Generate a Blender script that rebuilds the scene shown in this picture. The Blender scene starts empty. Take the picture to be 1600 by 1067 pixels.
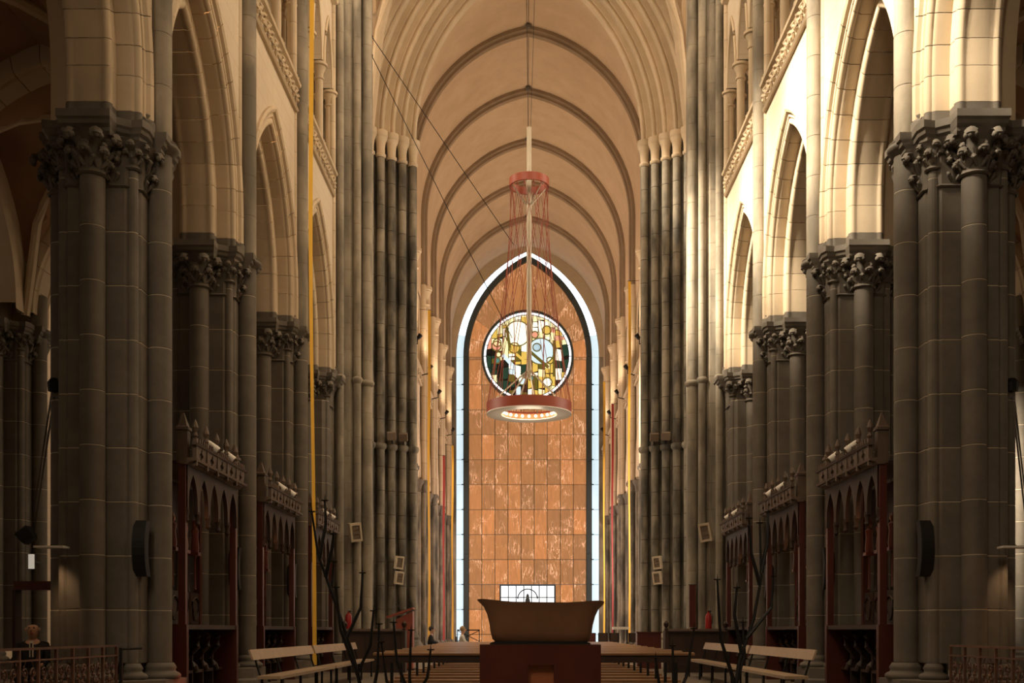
import bpy, math, random
from math import sin, cos, pi, sqrt, acos, radians as R
from mathutils import Vector, Euler
random.seed(7)
SC = bpy.context.scene
COL = SC.collection
# ------------------------------------------------------------------ camera
cam_d = bpy.data.cameras.new('camera'); cam = bpy.data.objects.new('camera', cam_d); COL.objects.link(cam)
cam.location = (-0.106, 0, 1.2); cam.rotation_euler = (pi/2, 0, 0)
cam_d.sensor_width = 36; cam_d.lens = 36*1708/1600
cam_d.shift_x = -(822.2-800)/1600; cam_d.shift_y = (985-533.5)/1600
cam_d.clip_end = 300; cam_d.clip_start = 0.05
SC.camera = cam
SC.view_settings.view_transform = 'Standard'; SC.view_settings.look = 'None'
SC.view_settings.gamma = 1; SC.view_settings.use_curve_mapping = False
SC.view_settings.exposure = 0.0
SC.cycles.max_bounces = 6; SC.cycles.diffuse_bounces = 4; SC.cycles.sample_clamp_indirect = 6
# ------------------------------------------------------------------ world, sun, window daylight
W = bpy.data.worlds.new('sky'); SC.world = W; W.use_nodes = True
bg = W.node_tree.nodes['Background']; bg.inputs[0].default_value = (.75, .82, 1, 1); bg.inputs[1].default_value = 0.12
def light(name, kind, loc, direction, energy, col, size=1, size_y=None, **kw):
    d = bpy.data.lights.new(name, kind); o = bpy.data.objects.new(name, d); COL.objects.link(o)
    o.location = loc
    o.rotation_euler = Vector(direction).to_track_quat('-Z', 'Y').to_euler()
    d.energy = energy; d.color = col
    if kind == 'AREA':
        d.size = size
        if size_y: d.shape = 'RECTANGLE'; d.size_y = size_y
    for k, v in kw.items(): setattr(d, k, v)
    return o
WARM = (1, .80, .56)
light('sun', 'SUN', (-30, 0, 40), (1, .35, -.93), 34, (1, .84, .62), angle=R(9))
# daylight in the clerestory windows of the choir (one lamp per window) and the transept windows; fill added at apse and nave aisles
for cy, e, e2 in ((30.6, 560, 640), (25.3, 560, 560), (19.9, 400, 560), (14.55, 240, 700)):
    light('choir_window_light', 'AREA', (6.15, cy, 22.9), (-1, 0, -.45), e, WARM, 3.6, 5.0)
    light('choir_window_light', 'AREA', (-6.15, cy, 22.9), (1, 0, -.45), e2, WARM, 3.6, 5.0)
for x, e in ((-4.4, 900), (0, 320), (4.4, 80)):      # added frontal fill behind the viewer, no window modelled
    light('apse_fill_light', 'AREA', (x, -6.6, 17), (0, 1, -.1), e, WARM, 2.2, 9)
for s in (-1, 1):
    light('transept_window_light', 'AREA', (s*16.5, 41, 15), (-s, 0, .1), 1500, (1, .84, .64), 7, 14)
    light('transept_rose_light', 'AREA', (s*16.5, 41, 24), (-s, 0, .25), 800, WARM, 6, 6)
    for cy in (14.5, 25.3):
        light('aisle_window_light', 'AREA', (s*18.5, cy, 6), (-s, 0, 0), 40, (1, .8, .6), 2.5, 6)
    for cy in (58, 70):
        light('nave_aisle_fill_light', 'AREA', (s*11.5, cy, 7), (-s, 0, .15), 2300, (1, .78, .64), 9, 9)  # unseen fill lamps added to brighten the nave walls

# ------------------------------------------------------------------ materials
def newmat(name, col, rough=.8, metal=0, emit=None, estr=0):
    m = bpy.data.materials.new(name); m.use_nodes = True
    b = m.node_tree.nodes['Principled BSDF']
    b.inputs['Base Color'].default_value = (*col, 1); b.inputs['Roughness'].default_value = rough
    b.inputs['Metallic'].default_value = metal
    if emit: b.inputs['Emission Color'].default_value = (*emit, 1); b.inputs['Emission Strength'].default_value = estr
    return m
def N(m, t, **kw):
    n = m.node_tree.nodes.new(t)
    for k, v in kw.items(): setattr(n, k, v)
    return n
def L(m, a, b): m.node_tree.links.new(a, b)
def stone(name, c1, c2, scale=1.5, rough=.85, bump=.15, vary=.12, stain=None, stretch=1.0, joints=None):
    """stone: large soft tone patches + fine grain + per-piece tone; optional dark stains or laid joints"""
    m = newmat(name, c1, rough); b = m.node_tree.nodes['Principled BSDF']
    tc = N(m, 'ShaderNodeTexCoord'); geo = N(m, 'ShaderNodeNewGeometry')
    mp = N(m, 'ShaderNodeMapping'); mp.inputs['Scale'].default_value = (1, 1, stretch); L(m, geo.outputs['Position'], mp.inputs[0])
    n1 = N(m, 'ShaderNodeTexNoise'); n1.inputs['Scale'].default_value = scale; n1.inputs['Detail'].default_value = 6; n1.inputs['Roughness'].default_value = .65
    L(m, mp.outputs[0], n1.inputs['Vector'])
    mix = N(m, 'ShaderNodeMix', data_type='RGBA'); mix.inputs['A'].default_value = (*c1, 1); mix.inputs['B'].default_value = (*c2, 1)
    rmp = N(m, 'ShaderNodeMapRange'); rmp.inputs['From Min'].default_value = .35; rmp.inputs['From Max'].default_value = .68
    L(m, n1.outputs['Fac'], rmp.inputs['Value']); L(m, rmp.outputs[0], mix.inputs['Factor'])
    out = mix.outputs['Result']
    oi = N(m, 'ShaderNodeObjectInfo'); mr = N(m, 'ShaderNodeMapRange'); mr.inputs['To Min'].default_value = 1-vary; mr.inputs['To Max'].default_value = 1+vary
    L(m, oi.outputs['Random'], mr.inputs['Value'])
    hs = N(m, 'ShaderNodeHueSaturation'); L(m, mr.outputs[0], hs.inputs['Value']); L(m, out, hs.inputs['Color']); out = hs.outputs['Color']
    if stain:
        n3 = N(m, 'ShaderNodeTexNoise'); n3.inputs['Scale'].default_value = 1.1; n3.inputs['Detail'].default_value = 5
        mp3 = N(m, 'ShaderNodeMapping'); mp3.inputs['Scale'].default_value = (1.6, 1.6, .5); L(m, geo.outputs['Position'], mp3.inputs[0]); L(m, mp3.outputs[0], n3.inputs['Vector'])
        r3 = N(m, 'ShaderNodeMapRange'); r3.inputs['From Min'].default_value = .42; r3.inputs['From Max'].default_value = .62; L(m, n3.outputs['Fac'], r3.inputs['Value'])
        m3 = N(m, 'ShaderNodeMix', data_type='RGBA'); m3.inputs['B'].default_value = (*stain, 1); L(m, r3.outputs[0], m3.inputs['Factor']); L(m, out, m3.inputs['A']); out = m3.outputs['Result']
    n2 = N(m, 'ShaderNodeTexNoise'); n2.inputs['Scale'].default_value = 45; n2.inputs['Detail'].default_value = 4; L(m, geo.outputs['Position'], n2.inputs['Vector'])
    bp = N(m, 'ShaderNodeBump'); bp.inputs['Strength'].default_value = bump; bp.inputs['Distance'].default_value = .01; L(m, n2.outputs['Fac'], bp.inputs['Height']); L(m, bp.outputs[0], b.inputs['Normal'])
    if joints:
        ax, w, h, jc = joints
        sp = N(m, 'ShaderNodeSeparateXYZ'); L(m, geo.outputs['Position'], sp.inputs[0]); cb = N(m, 'ShaderNodeCombineXYZ')
        L(m, sp.outputs[ax], cb.inputs[0]); L(m, sp.outputs['Z'], cb.inputs[1])
        br = N(m, 'ShaderNodeTexBrick'); br.inputs['Scale'].default_value = 1; br.inputs['Brick Width'].default_value = w; br.inputs['Row Height'].default_value = h
        br.inputs['Mortar Size'].default_value = .006; br.inputs['Mortar Smooth'].default_value = .2; L(m, cb.outputs[0], br.inputs['Vector'])
        m4 = N(m, 'ShaderNodeMix', data_type='RGBA'); m4.inputs['B'].default_value = (*jc, 1); L(m, br.outputs['Fac'], m4.inputs['Factor']); L(m, out, m4.inputs['A']); out = m4.outputs['Result']
    L(m, out, b.inputs['Base Color'])
    return m
M = {}
M['dark'] = stone('dark_bluestone', (.115, .098, .078), (.16, .138, .11), 2.2, .75, .2, .10)
M['mortar'] = stone('pale_mortar', (.42, .35, .26), (.5, .42, .31), 5, .9)
M['cream'] = stone('cream_limestone', (.50, .40, .275), (.60, .485, .345), .9, .85, .15, .09)
M['wall'] = stone('smooth_limestone', (.58, .485, .37), (.64, .545, .42), .6, .85, .1, .03, joints=('Y', .95, .42, (.45, .35, .24)))
M['plaster'] = stone('vault_plaster', (.55, .42, .285), (.64, .495, .345), .8, .9, .25, .02)
M['mottled'] = stone('mottled_crossing_stone', (.24, .205, .155), (.36, .31, .235), .9, .8, .2, .07, stain=(.15, .13, .10))
M['darkmottled'] = stone('dark_mottled_stone', (.20, .176, .135), (.32, .28, .215), 1.2, .8, .2, .14, stain=(.075, .070, .058))
M['brown_vault'] = stone('brown_aisle_vault', (.30, .17, .095), (.36, .21, .12), 1.2, .9, .2, .05)
M['rib'] = stone('rib_stone', (.27, .20, .135), (.34, .255, .175), 1.0, .85, .12, .05)
M['floor'] = stone('floor_stone', (.17, .14, .11), (.22, .185, .14), 1.5, .45, .05, .03)
M['wood'] = stone('dark_red_oak', (.03, .014, .008), (.048, .021, .012), 3, .6, .1, .2, stretch=.15)
M['redwood'] = stone('reddish_oak_with_glow', (.075, .015, .009), (.10, .021, .012), 3, .4, .1, .1, stretch=.15)  # reddish oak; red glow on stall posts and figures is put into its colour
M['canopywood'] = stone('weathered_canopy_oak', (.10, .066, .044), (.14, .092, .062), 5, .55, .15, .15)
M['seatwood'] = stone('worn_bench_oak', (.40, .29, .19), (.48, .36, .245), 4, .38, .08, .1)
M['pewwood'] = stone('varnished_pew_oak', (.27, .135, .06), (.34, .18, .085), 4, .3, .06, .12)
M['iron'] = newmat('black_iron', (.012, .011, .010), .5, .4)
M['rust'] = stone('rust_brown_iron', (.10, .045, .028), (.15, .065, .04), 6, .6, .2, .1)
M['black'] = newmat('black_plastic', (.010, .010, .011), .5)
M['white'] = newmat('white_enamel', (.82, .78, .72), .5)
M['beige'] = newmat('beige_metal', (.56, .47, .34), .5)
M['grillecloth'] = newmat('brown_speaker_cloth', (.16, .115, .08), .9)
M['ochre'] = newmat('yellow_cloth', (.80, .47, .05), .8)
M['pinkred'] = newmat('red_cloth', (.42, .05, .05), .8)
M['redlacquer'] = stone('red_lacquer', (.085, .018, .011), (.11, .024, .014), 2, .35, .03, .02)
M['lectern'] = stone('lectern_red', (.30, .065, .035), (.36, .082, .045), 2, .45, .03, .02)
M['copper_litwood'] = newmat('copper_and_lit_wood', (.45, .15, .06), .35)
M['bronze'] = stone('brown_bronze', (.22, .11, .06), (.27, .14, .078), 2, .42, .1, .02)
M['steel'] = newmat('dark_steel', (.055, .075, .085), .5, .3)
M['pole'] = newmat('brushed_steel', (.42, .37, .29), .4, .5)
M['ringred'] = newmat('chandelier_red', (.30, .055, .025), .45)
M['cordred'] = newmat('red_cord', (.26, .055, .03), .7)
M['extred'] = newmat('extinguisher_red', (.35, .02, .015), .35)
M['bulb'] = newmat('lit_bulb', (.9, .8, .6), .4, emit=(1, .82, .5), estr=6)
M['redled'] = newmat('red_indicator', (.5, .02, .01), .4, emit=(1, .05, .02), estr=4)
M['candleglow'] = newmat('candle_glass', (.5, .2, .05), .4, emit=(1, .38, .08), estr=3)
M['paper'] = newmat('white_notice', (.7, .68, .6), .7, emit=(1, .9, .75), estr=.35)
M['skin'] = newmat('skin', (.50, .29, .20), .55)
M['darksuit'] = newmat('black_wool', (.012, .012, .014), .9)
M['shirt'] = newmat('white_shirt', (.62, .58, .52), .8)
M['blond'] = newmat('fair_hair', (.30, .19, .09), .7)
M['darkhair'] = newmat('dark_hair', (.02, .015, .012), .7)
# backlit marble: daylight seen through thin stone; every slab its own tone and veins
def marble():
    m = newmat('backlit_marble', (.25, .12, .06), .35); b = m.node_tree.nodes['Principled BSDF']
    oi = N(m, 'ShaderNodeObjectInfo'); geo = N(m, 'ShaderNodeNewGeometry')
    mul = N(m, 'ShaderNodeVectorMath', operation='MULTIPLY'); cb = N(m, 'ShaderNodeCombineXYZ')
    mm = N(m, 'ShaderNodeMath', operation='MULTIPLY'); mm.inputs[1].default_value = 37; L(m, oi.outputs['Random'], mm.inputs[0])
    for i in range(3): L(m, mm.outputs[0], cb.inputs[i])
    add = N(m, 'ShaderNodeVectorMath', operation='ADD'); L(m, geo.outputs['Position'], add.inputs[0]); L(m, cb.outputs[0], add.inputs[1])
    mp = N(m, 'ShaderNodeMapping'); mp.inputs['Rotation'].default_value = (0, R(-32), 0); mp.inputs['Scale'].default_value = (4.2, 1, .8); L(m, add.outputs[0], mp.inputs[0])
    n1 = N(m, 'ShaderNodeTexNoise'); n1.inputs['Scale'].default_value = 1.3; n1.inputs['Detail'].default_value = 7; n1.inputs['Distortion'].default_value = .6; L(m, mp.outputs[0], n1.inputs[0])
    # thin veins where the noise crosses its middle value
    s = N(m, 'ShaderNodeMath', operation='SUBTRACT'); s.inputs[1].default_value = .5; L(m, n1.outputs['Fac'], s.inputs[0])
    a = N(m, 'ShaderNodeMath', operation='ABSOLUTE'); L(m, s.outputs[0], a.inputs[0])
    r = N(m, 'ShaderNodeMapRange'); r.inputs['From Min'].default_value = 0; r.inputs['From Max'].default_value = .03; r.inputs['To Min'].default_value = 1; r.inputs['To Max'].default_value = 0; L(m, a.outputs[0], r.inputs['Value'])
    n2 = N(m, 'ShaderNodeTexNoise'); n2.inputs['Scale'].default_value = .8; n2.inputs['Detail'].default_value = 2; L(m, add.outputs[0], n2.inputs[0])
    r2 = N(m, 'ShaderNodeMapRange'); r2.inputs['From Min'].default_value = .47; r2.inputs['From Max'].default_value = .66; L(m, n2.outputs['Fac'], r2.inputs['Value'])
    v = N(m, 'ShaderNodeMath', operation='MULTIPLY'); L(m, r.outputs[0], v.inputs[0]); L(m, r2.outputs[0], v.inputs[1])
    ramp = N(m, 'ShaderNodeValToRGB'); ramp.color_ramp.elements[0].color = (.25, .122, .052, 1); ramp.color_ramp.elements[1].color = (.44, .185, .066, 1)
    e = ramp.color_ramp.elements.new(.5); e.color = (.32, .148, .056, 1)
    L(m, oi.outputs['Random'], ramp.inputs[0])
    st = N(m, 'ShaderNodeMapRange'); st.inputs['To Min'].default_value = .75; st.inputs['To Max'].default_value = 1.3; L(m, n1.outputs['Fac'], st.inputs['Value'])
    vm = N(m, 'ShaderNodeVectorMath', operation='SCALE'); L(m, ramp.outputs[0], vm.inputs[0]); L(m, st.outputs[0], vm.inputs['Scale'])
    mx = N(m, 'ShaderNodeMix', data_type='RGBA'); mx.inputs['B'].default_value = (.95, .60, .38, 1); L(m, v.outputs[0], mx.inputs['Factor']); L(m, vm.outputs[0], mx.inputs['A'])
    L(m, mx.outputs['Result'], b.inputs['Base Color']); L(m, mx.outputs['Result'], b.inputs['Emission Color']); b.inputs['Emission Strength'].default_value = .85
    return m
M['marble'] = marble()
M['skyglass'] = newmat('daylit_clear_glass', (.5, .6, .65), .1, emit=(.60, .80, .90), estr=.95)
M['brightglass'] = newmat('bright_daylit_glass', (.6, .65, .7), .1, emit=(.80, .92, 1.0), estr=2.2)
M['doorglass'] = newmat('daylit_door_glass', (.6, .65, .7), .1, emit=(.95, .98, 1.0), estr=1.6)
for nme, c, e in (('pale_yellow', (1, .92, .50), 1.0), ('gold', (.85, .60, .12), .75), ('cream_white', (1, .97, .78), 1.15), ('olive', (.20, .17, .03), .45),
                  ('deep_green', (.02, .07, .045), .5), ('rose', (.95, .42, .28), .75), ('ice', (.62, .80, .88), 1.0), ('ink', (.012, .016, .014), .3), ('teal', (.10, .32, .30), .6)):
    M['g_'+nme] = newmat('stained_glass_'+nme, tuple(v*.5 for v in c), .2, emit=c, estr=e)

# ------------------------------------------------------------------ mesh helpers
class MB:
    def __init__(s): s.v = []; s.f = []; s.mi = []
    def add(s, vs, fs, mi=0):
        o = len(s.v); s.v += [tuple(p) for p in vs]; s.f += [tuple(i+o for i in f) for f in fs]; s.mi += [mi]*len(fs); return s
    def box(s, x0, x1, y0, y1, z0, z1, mi=0):
        return s.add([(x0,y0,z0),(x1,y0,z0),(x1,y1,z0),(x0,y1,z0),(x0,y0,z1),(x1,y0,z1),(x1,y1,z1),(x0,y1,z1)],
                     [(0,3,2,1),(4,5,6,7),(0,1,5,4),(1,2,6,5),(2,3,7,6),(3,0,4,7)], mi)
    def loops(s, loops, closed=True, capa=False, capb=False, mi=0, ring=False):
        n = len(loops[0]); vs = [p for l in loops for p in l]; fs = []
        m = len(loops); rng = range(m if ring else m-1)
        for i in rng:
            i2 = (i+1) % m
            for j in range(n if closed else n-1):
                k = (j+1) % n
                fs.append((i*n+j, i*n+k, i2*n+k, i2*n+j))
        if capa: fs.append(tuple(range(n-1, -1, -1)))
        if capb: fs.append(tuple(range((m-1)*n, m*n)))
        return s.add(vs, fs, mi)
    def prism(s, poly, z0, z1, mi=0):
        return s.loops([[(x, y, z0) for x, y in poly], [(x, y, z1) for x, y in poly]], True, True, True, mi)
    def lathe(s, prof, n=20, cx=0, cy=0, capa=False, capb=False, mi=0, ax='z'):
        lp = []
        for r, z in prof:
            ring = []
            for i in range(n):
                a = 2*pi*i/n
                p = (cx+r*cos(a), cy+r*sin(a), z)
                if ax == 'y': p = (cx+r*cos(a), z, cy+r*sin(a))
                if ax == 'x': p = (z, cx+r*cos(a), cy+r*sin(a))
                ring.append(p)
            lp.append(ring)
        return s.loops(lp, True, capa, capb, mi)
    def tube(s, pts, r, n=6, mi=0, ring=False, cap=True):
        P = [Vector(p) for p in pts]; rs = r if isinstance(r, (list, tuple)) else [r]*len(P); lp = []
        for i, p in enumerate(P):
            a = P[i-1] if (i or ring) else p; b = P[(i+1) % len(P)] if (i < len(P)-1 or ring) else p
            t = (b-a).normalized(); up = Vector((0, 0, 1)) if abs(t.z) < .92 else Vector((0, 1, 0))
            u = t.cross(up).normalized(); w = u.cross(t)
            lp.append([p+(u*cos(2*pi*k/n)+w*sin(2*pi*k/n))*rs[i] for k in range(n)])
        return s.loops(lp, True, cap and not ring, cap and not ring, mi, ring)
    def ball(s, c, r, n=10, m=6, sc=(1, 1, 1), mi=0):
        lp = []
        for i in range(m+1):
            a = -pi/2+pi*i/m; rr = max(cos(a), .02)*r
            lp.append([(c[0]+sc[0]*rr*cos(2*pi*k/n), c[1]+sc[1]*rr*sin(2*pi*k/n), c[2]+sc[2]*r*sin(a)) for k in range(n)])
        return s.loops(lp, True, True, True, mi)
    def mesh(s, name, mats, smooth=35):
        me = bpy.data.meshes.new(name); me.from_pydata(s.v, [], s.f)
        for m in (mats if isinstance(mats, (list, tuple)) else [mats]): me.materials.append(M[m])
        if any(s.mi): me.polygons.foreach_set('material_index', s.mi)
        if smooth:
            me.polygons.foreach_set('use_smooth', [True]*len(me.polygons)); me.set_sharp_from_angle(angle=R(smooth))
        me.update(); return me
    def put(s, name, mats, parent=None, smooth=35, **kw): return put(name, s.mesh(name, mats, smooth), parent, **kw)
def put(name, me, parent=None, loc=(0,0,0), rot=(0,0,0), scale=(1,1,1), label=None):
    o = bpy.data.objects.new(name, me); COL.objects.link(o)
    o.location = loc; o.rotation_euler = rot; o.scale = scale
    if parent: o.parent = parent
    if label: o['label'] = label
    return o
def tag(o, label, cat=None, group=None, kind=None):
    o['label'] = label
    if cat: o['category'] = cat
    if group: o['group'] = group
    if kind: o['kind'] = kind
    return o
def thing(name, label, cat, loc=(0,0,0), side=1, rz=0, group=None):
    o = bpy.data.objects.new(name, None); COL.objects.link(o); o.empty_display_size = .1
    o.location = loc; o.rotation_euler = (0, 0, rz); o.scale = (side, 1, 1)
    return tag(o, label, cat, group)
def struct(name, label, loc=(0,0,0), side=1):
    o = bpy.data.objects.new(name, None); COL.objects.link(o); o.location = loc; o.scale = (side, 1, 1); o['kind'] = 'structure'; o['label'] = label
    return o
def pointed(a, rise, n=10, z0=0):
    """polyline of a pointed arch from (-a, z0) over (0, z0+rise) to (a, z0)"""
    r = (a*a+rise*rise)/(2*a); c = r-a; f = acos(max(-1, min(1, c/r)))
    right = [(-c+r*cos(f*t/n), z0+r*sin(f*t/n)) for t in range(n+1)]
    return [(-x, z) for x, z in right]+right[::-1][1:]
def arch_sweep(mb, c, prof, z0, half, t0, t1, n, fn, mi=0):
    """sweep an open profile [(radius, w)] along one half of a pointed arch whose centre lies c beyond the axis"""
    lp = []
    for k in range(n+1):
        t = t0+(t1-t0)*k/n; l = []
        for r, w in prof:
            f = t*acos(min(1, c/r)); l.append(fn(half*(-c+r*cos(f)), z0+r*sin(f), w))
        lp.append(l)
    return mb.loops(lp, False, mi=mi)
def arch_wall(mb, u0, u1, ztop, holes, zbot, fn, w, mi=0):
    """flat wall on plane w from u0..u1 below ztop, with pointed holes [(centre, a, z_spring, rise)] open downwards to zbot"""
    us = []
    cur = u0
    for (c, a, zs, rise) in holes:
        if c-a > cur+1e-4: us.append(((cur, zbot), (c-a, zbot)))
        pts = [(c+x, z) for x, z in pointed(a, rise, 10, zs)]
        for p, q in zip(pts, pts[1:]): us.append((p, q))
        cur = c+a
    if u1 > cur+1e-4: us.append(((cur, zbot), (u1, zbot)))
    for (ua, za), (ub, zb) in us:
        mb.add([fn(ua, za, w), fn(ub, zb, w), fn(ub, ztop, w), fn(ua, ztop, w)], [(0, 1, 2, 3)], mi)
    return mb
def clip_convex(poly, clip):
    """Sutherland-Hodgman: polygon against a convex counter-clockwise region"""
    out = poly
    for i in range(len(clip)):
        a = clip[i]; b = clip[(i+1) % len(clip)]; src = out; out = []
        if not src: break
        side = lambda p: (b[0]-a[0])*(p[1]-a[1])-(b[1]-a[1])*(p[0]-a[0])
        for j in range(len(src)):
            p = src[j-1]; q = src[j]; sp, sq = side(p), side(q)
            if sq >= 0:
                if sp < 0: t = sp/(sp-sq); out.append((p[0]+(q[0]-p[0])*t, p[1]+(q[1]-p[1])*t))
                out.append(q)
            elif sp >= 0:
                t = sp/(sp-sq); out.append((p[0]+(q[0]-p[0])*t, p[1]+(q[1]-p[1])*t))
    return out
def pz(u, a, h):
    u = min(abs(u), a); r = (a*a+h*h)/(2*a); return sqrt(max(0, r*r-(u+r-a)**2))
SIDES = ((1, 'right'), (-1, 'left'))
PY = [17.2, 22.58, 27.93]          # choir pier depths
BAYL = 5.36
# ------------------------------------------------------------------ floor
fl = MB().box(-20, 20, -8, 84, -.3, 0).put('floor', 'floor', smooth=0); tag(fl, 'dim grey stone paving of the church floor', kind='structure')
fl['label'] = 'dim grey stone paving of the church floor'
# ------------------------------------------------------------------ shared pier meshes
CH = .82; Z0 = .70
def drum_mesh(name, r, h, mats, n=20, gap=.014):
    b = MB(); b.lathe([(r-.004, 0), (r, .006), (r, h-gap-.005), (r-.004, h-gap)], n); b.lathe([(r-.005, h-gap), (r-.005, h)], n, mi=1)
    return b.mesh(name, mats, 25)
D_BIG = drum_mesh('drum', .185, CH, ('dark', 'mortar'))
D_SMALL = drum_mesh('drum_small', .085, CH, ('dark', 'mortar'), 14)
D_PALE = drum_mesh('drum_pale', .095, CH, ('cream', 'dark'), 14, .008)
D_VUP = drum_mesh('drum_upper', .185, CH, ('mottled', 'dark'), 20, .008)
def core_poly(h, ch): return [(h, -ch), (h, ch), (ch, h), (-ch, h), (-h, ch), (-h, -ch), (-ch, -h), (ch, -h)]
cm = MB(); P_ = core_poly(.62, .43)
sc_ = lambda f, z: [(x*f, y*f, z) for x, y in P_]
cm.loops([sc_(.99, 0), sc_(1, .012), sc_(1, CH-.022), sc_(.99, CH-.014)]); cm.loops([sc_(.99, CH-.014), sc_(.99, CH)], mi=1)
CORE = cm.mesh('core_block', ('dark', 'mortar'), 20)
def base_mesh(r):
    return MB().lathe([(r+.02, .70), (r+.05, .66), (r+.07, .62), (r+.05, .585), (r+.06, .56), (r+.12, .53), (r+.14, .49), (r+.12, .455), (r+.10, .44)], 20, capb=False).mesh('base_moulding', 'dark', 60)
B_BIG = base_mesh(.185); B_SMALL = base_mesh(.085)
def crocket():
    b = MB()
    P = [(-.01, 0), (.025, .10), (.04, .20), (.075, .29), (.14, .345), (.205, .335), (.235, .28), (.205, .235)]
    Wd = [.075, .095, .085, .075, .08, .09, .075, .03]; Th = [.03, .03, .03, .032, .04, .05, .05, .025]
    lp = []
    for i, (x, z) in enumerate(P):
        a = P[max(0, i-1)]; c_ = P[min(len(P)-1, i+1)]; d = Vector((c_[0]-a[0], c_[1]-a[1])).normalized(); nx, nz = -d.y, d.x
        lp.append([(x+nx*Th[i]*sin(2*pi*k/8), Wd[i]*cos(2*pi*k/8)*(1-.25*abs(sin(4*pi*k/8))), z+nz*Th[i]*sin(2*pi*k/8)) for k in range(8)])
    b.loops(lp, True, True, True)
    for s_ in (-1, 1):
        b.tube([(.02, s_*.04, .05), (.07, s_*.10, .14), (.11, s_*.125, .19), (.13, s_*.115, .16)], [.03, .042, .045, .02], 6)
    for yy in (-.06, 0, .06): b.ball((.225-abs(yy)*.3, yy, .265), .045, 7, 4)
    return b.mesh('leaf_crocket', 'dark', 60)
CROCK = crocket()
RING = MB().lathe([(.18, -.10), (.21, -.08), (.25, -.03), (.29, 0), (.29, .05), (.26, .07), (.27, .10), (.235, .125), (.18, .13)], 22).mesh('shaft_ring', 'dark', 60)
def loop_scaled(poly, f, z): return [(x*f, y*f, z) for x, y in poly]
ABP = []
_q = [(.40, -1.13), (.40, -.86), (.58, -.74), (.76, -.78), (.82, -.62), (.80, -.36), (.98, -.36)]      # one quarter, x>0, y<0
ABP = _q+[(x, -y) for x, y in _q[::-1]]
ABP = ABP+[(-x, y) for x, y in ABP[::-1]]
ABACUS = MB().loops([loop_scaled(ABP, f, z) for f, z in ((.86, 8.56), (.90, 8.60), (.90, 8.65), (.95, 8.69), (.965, 8.74), (1.0, 8.77), (1.0, 8.88))], True, True, True).mesh('abacus', 'dark', 25)
def bell(r, z0, z1, r1):
    return MB().lathe([(r+.02, z0-.05), (r+.055, z0-.025), (r+.02, z0), (r+.01, z0+.03), (r+.03, (z0*.5+z1*.5)), (r+.08, z0+.78*(z1-z0)), (r1, z1)], 18).mesh('capital_bell', 'dark', 60)
BELL_BIG = bell(.185, 8.05, 8.60, .40); BELL_SMALL = bell(.085, 8.24, 8.60, .2)
BELL_CORE = MB().loops([loop_scaled(P_, f, z) for f, z in ((1.03, 7.92), (1.07, 7.94), (1.02, 7.97), (1.04, 8.25), (1.12, 8.45), (1.3, 8.60))]).mesh('core_capital', 'dark', 40)
PLINTH = MB().loops([loop_scaled(core_poly(1.02, .52), f, z) for f, z in ((1.04, 0), (1.04, .2), (1, .24), (1, .44), (.9, .45))], True, False, True).mesh('plinth', 'dark', 20)
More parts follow.
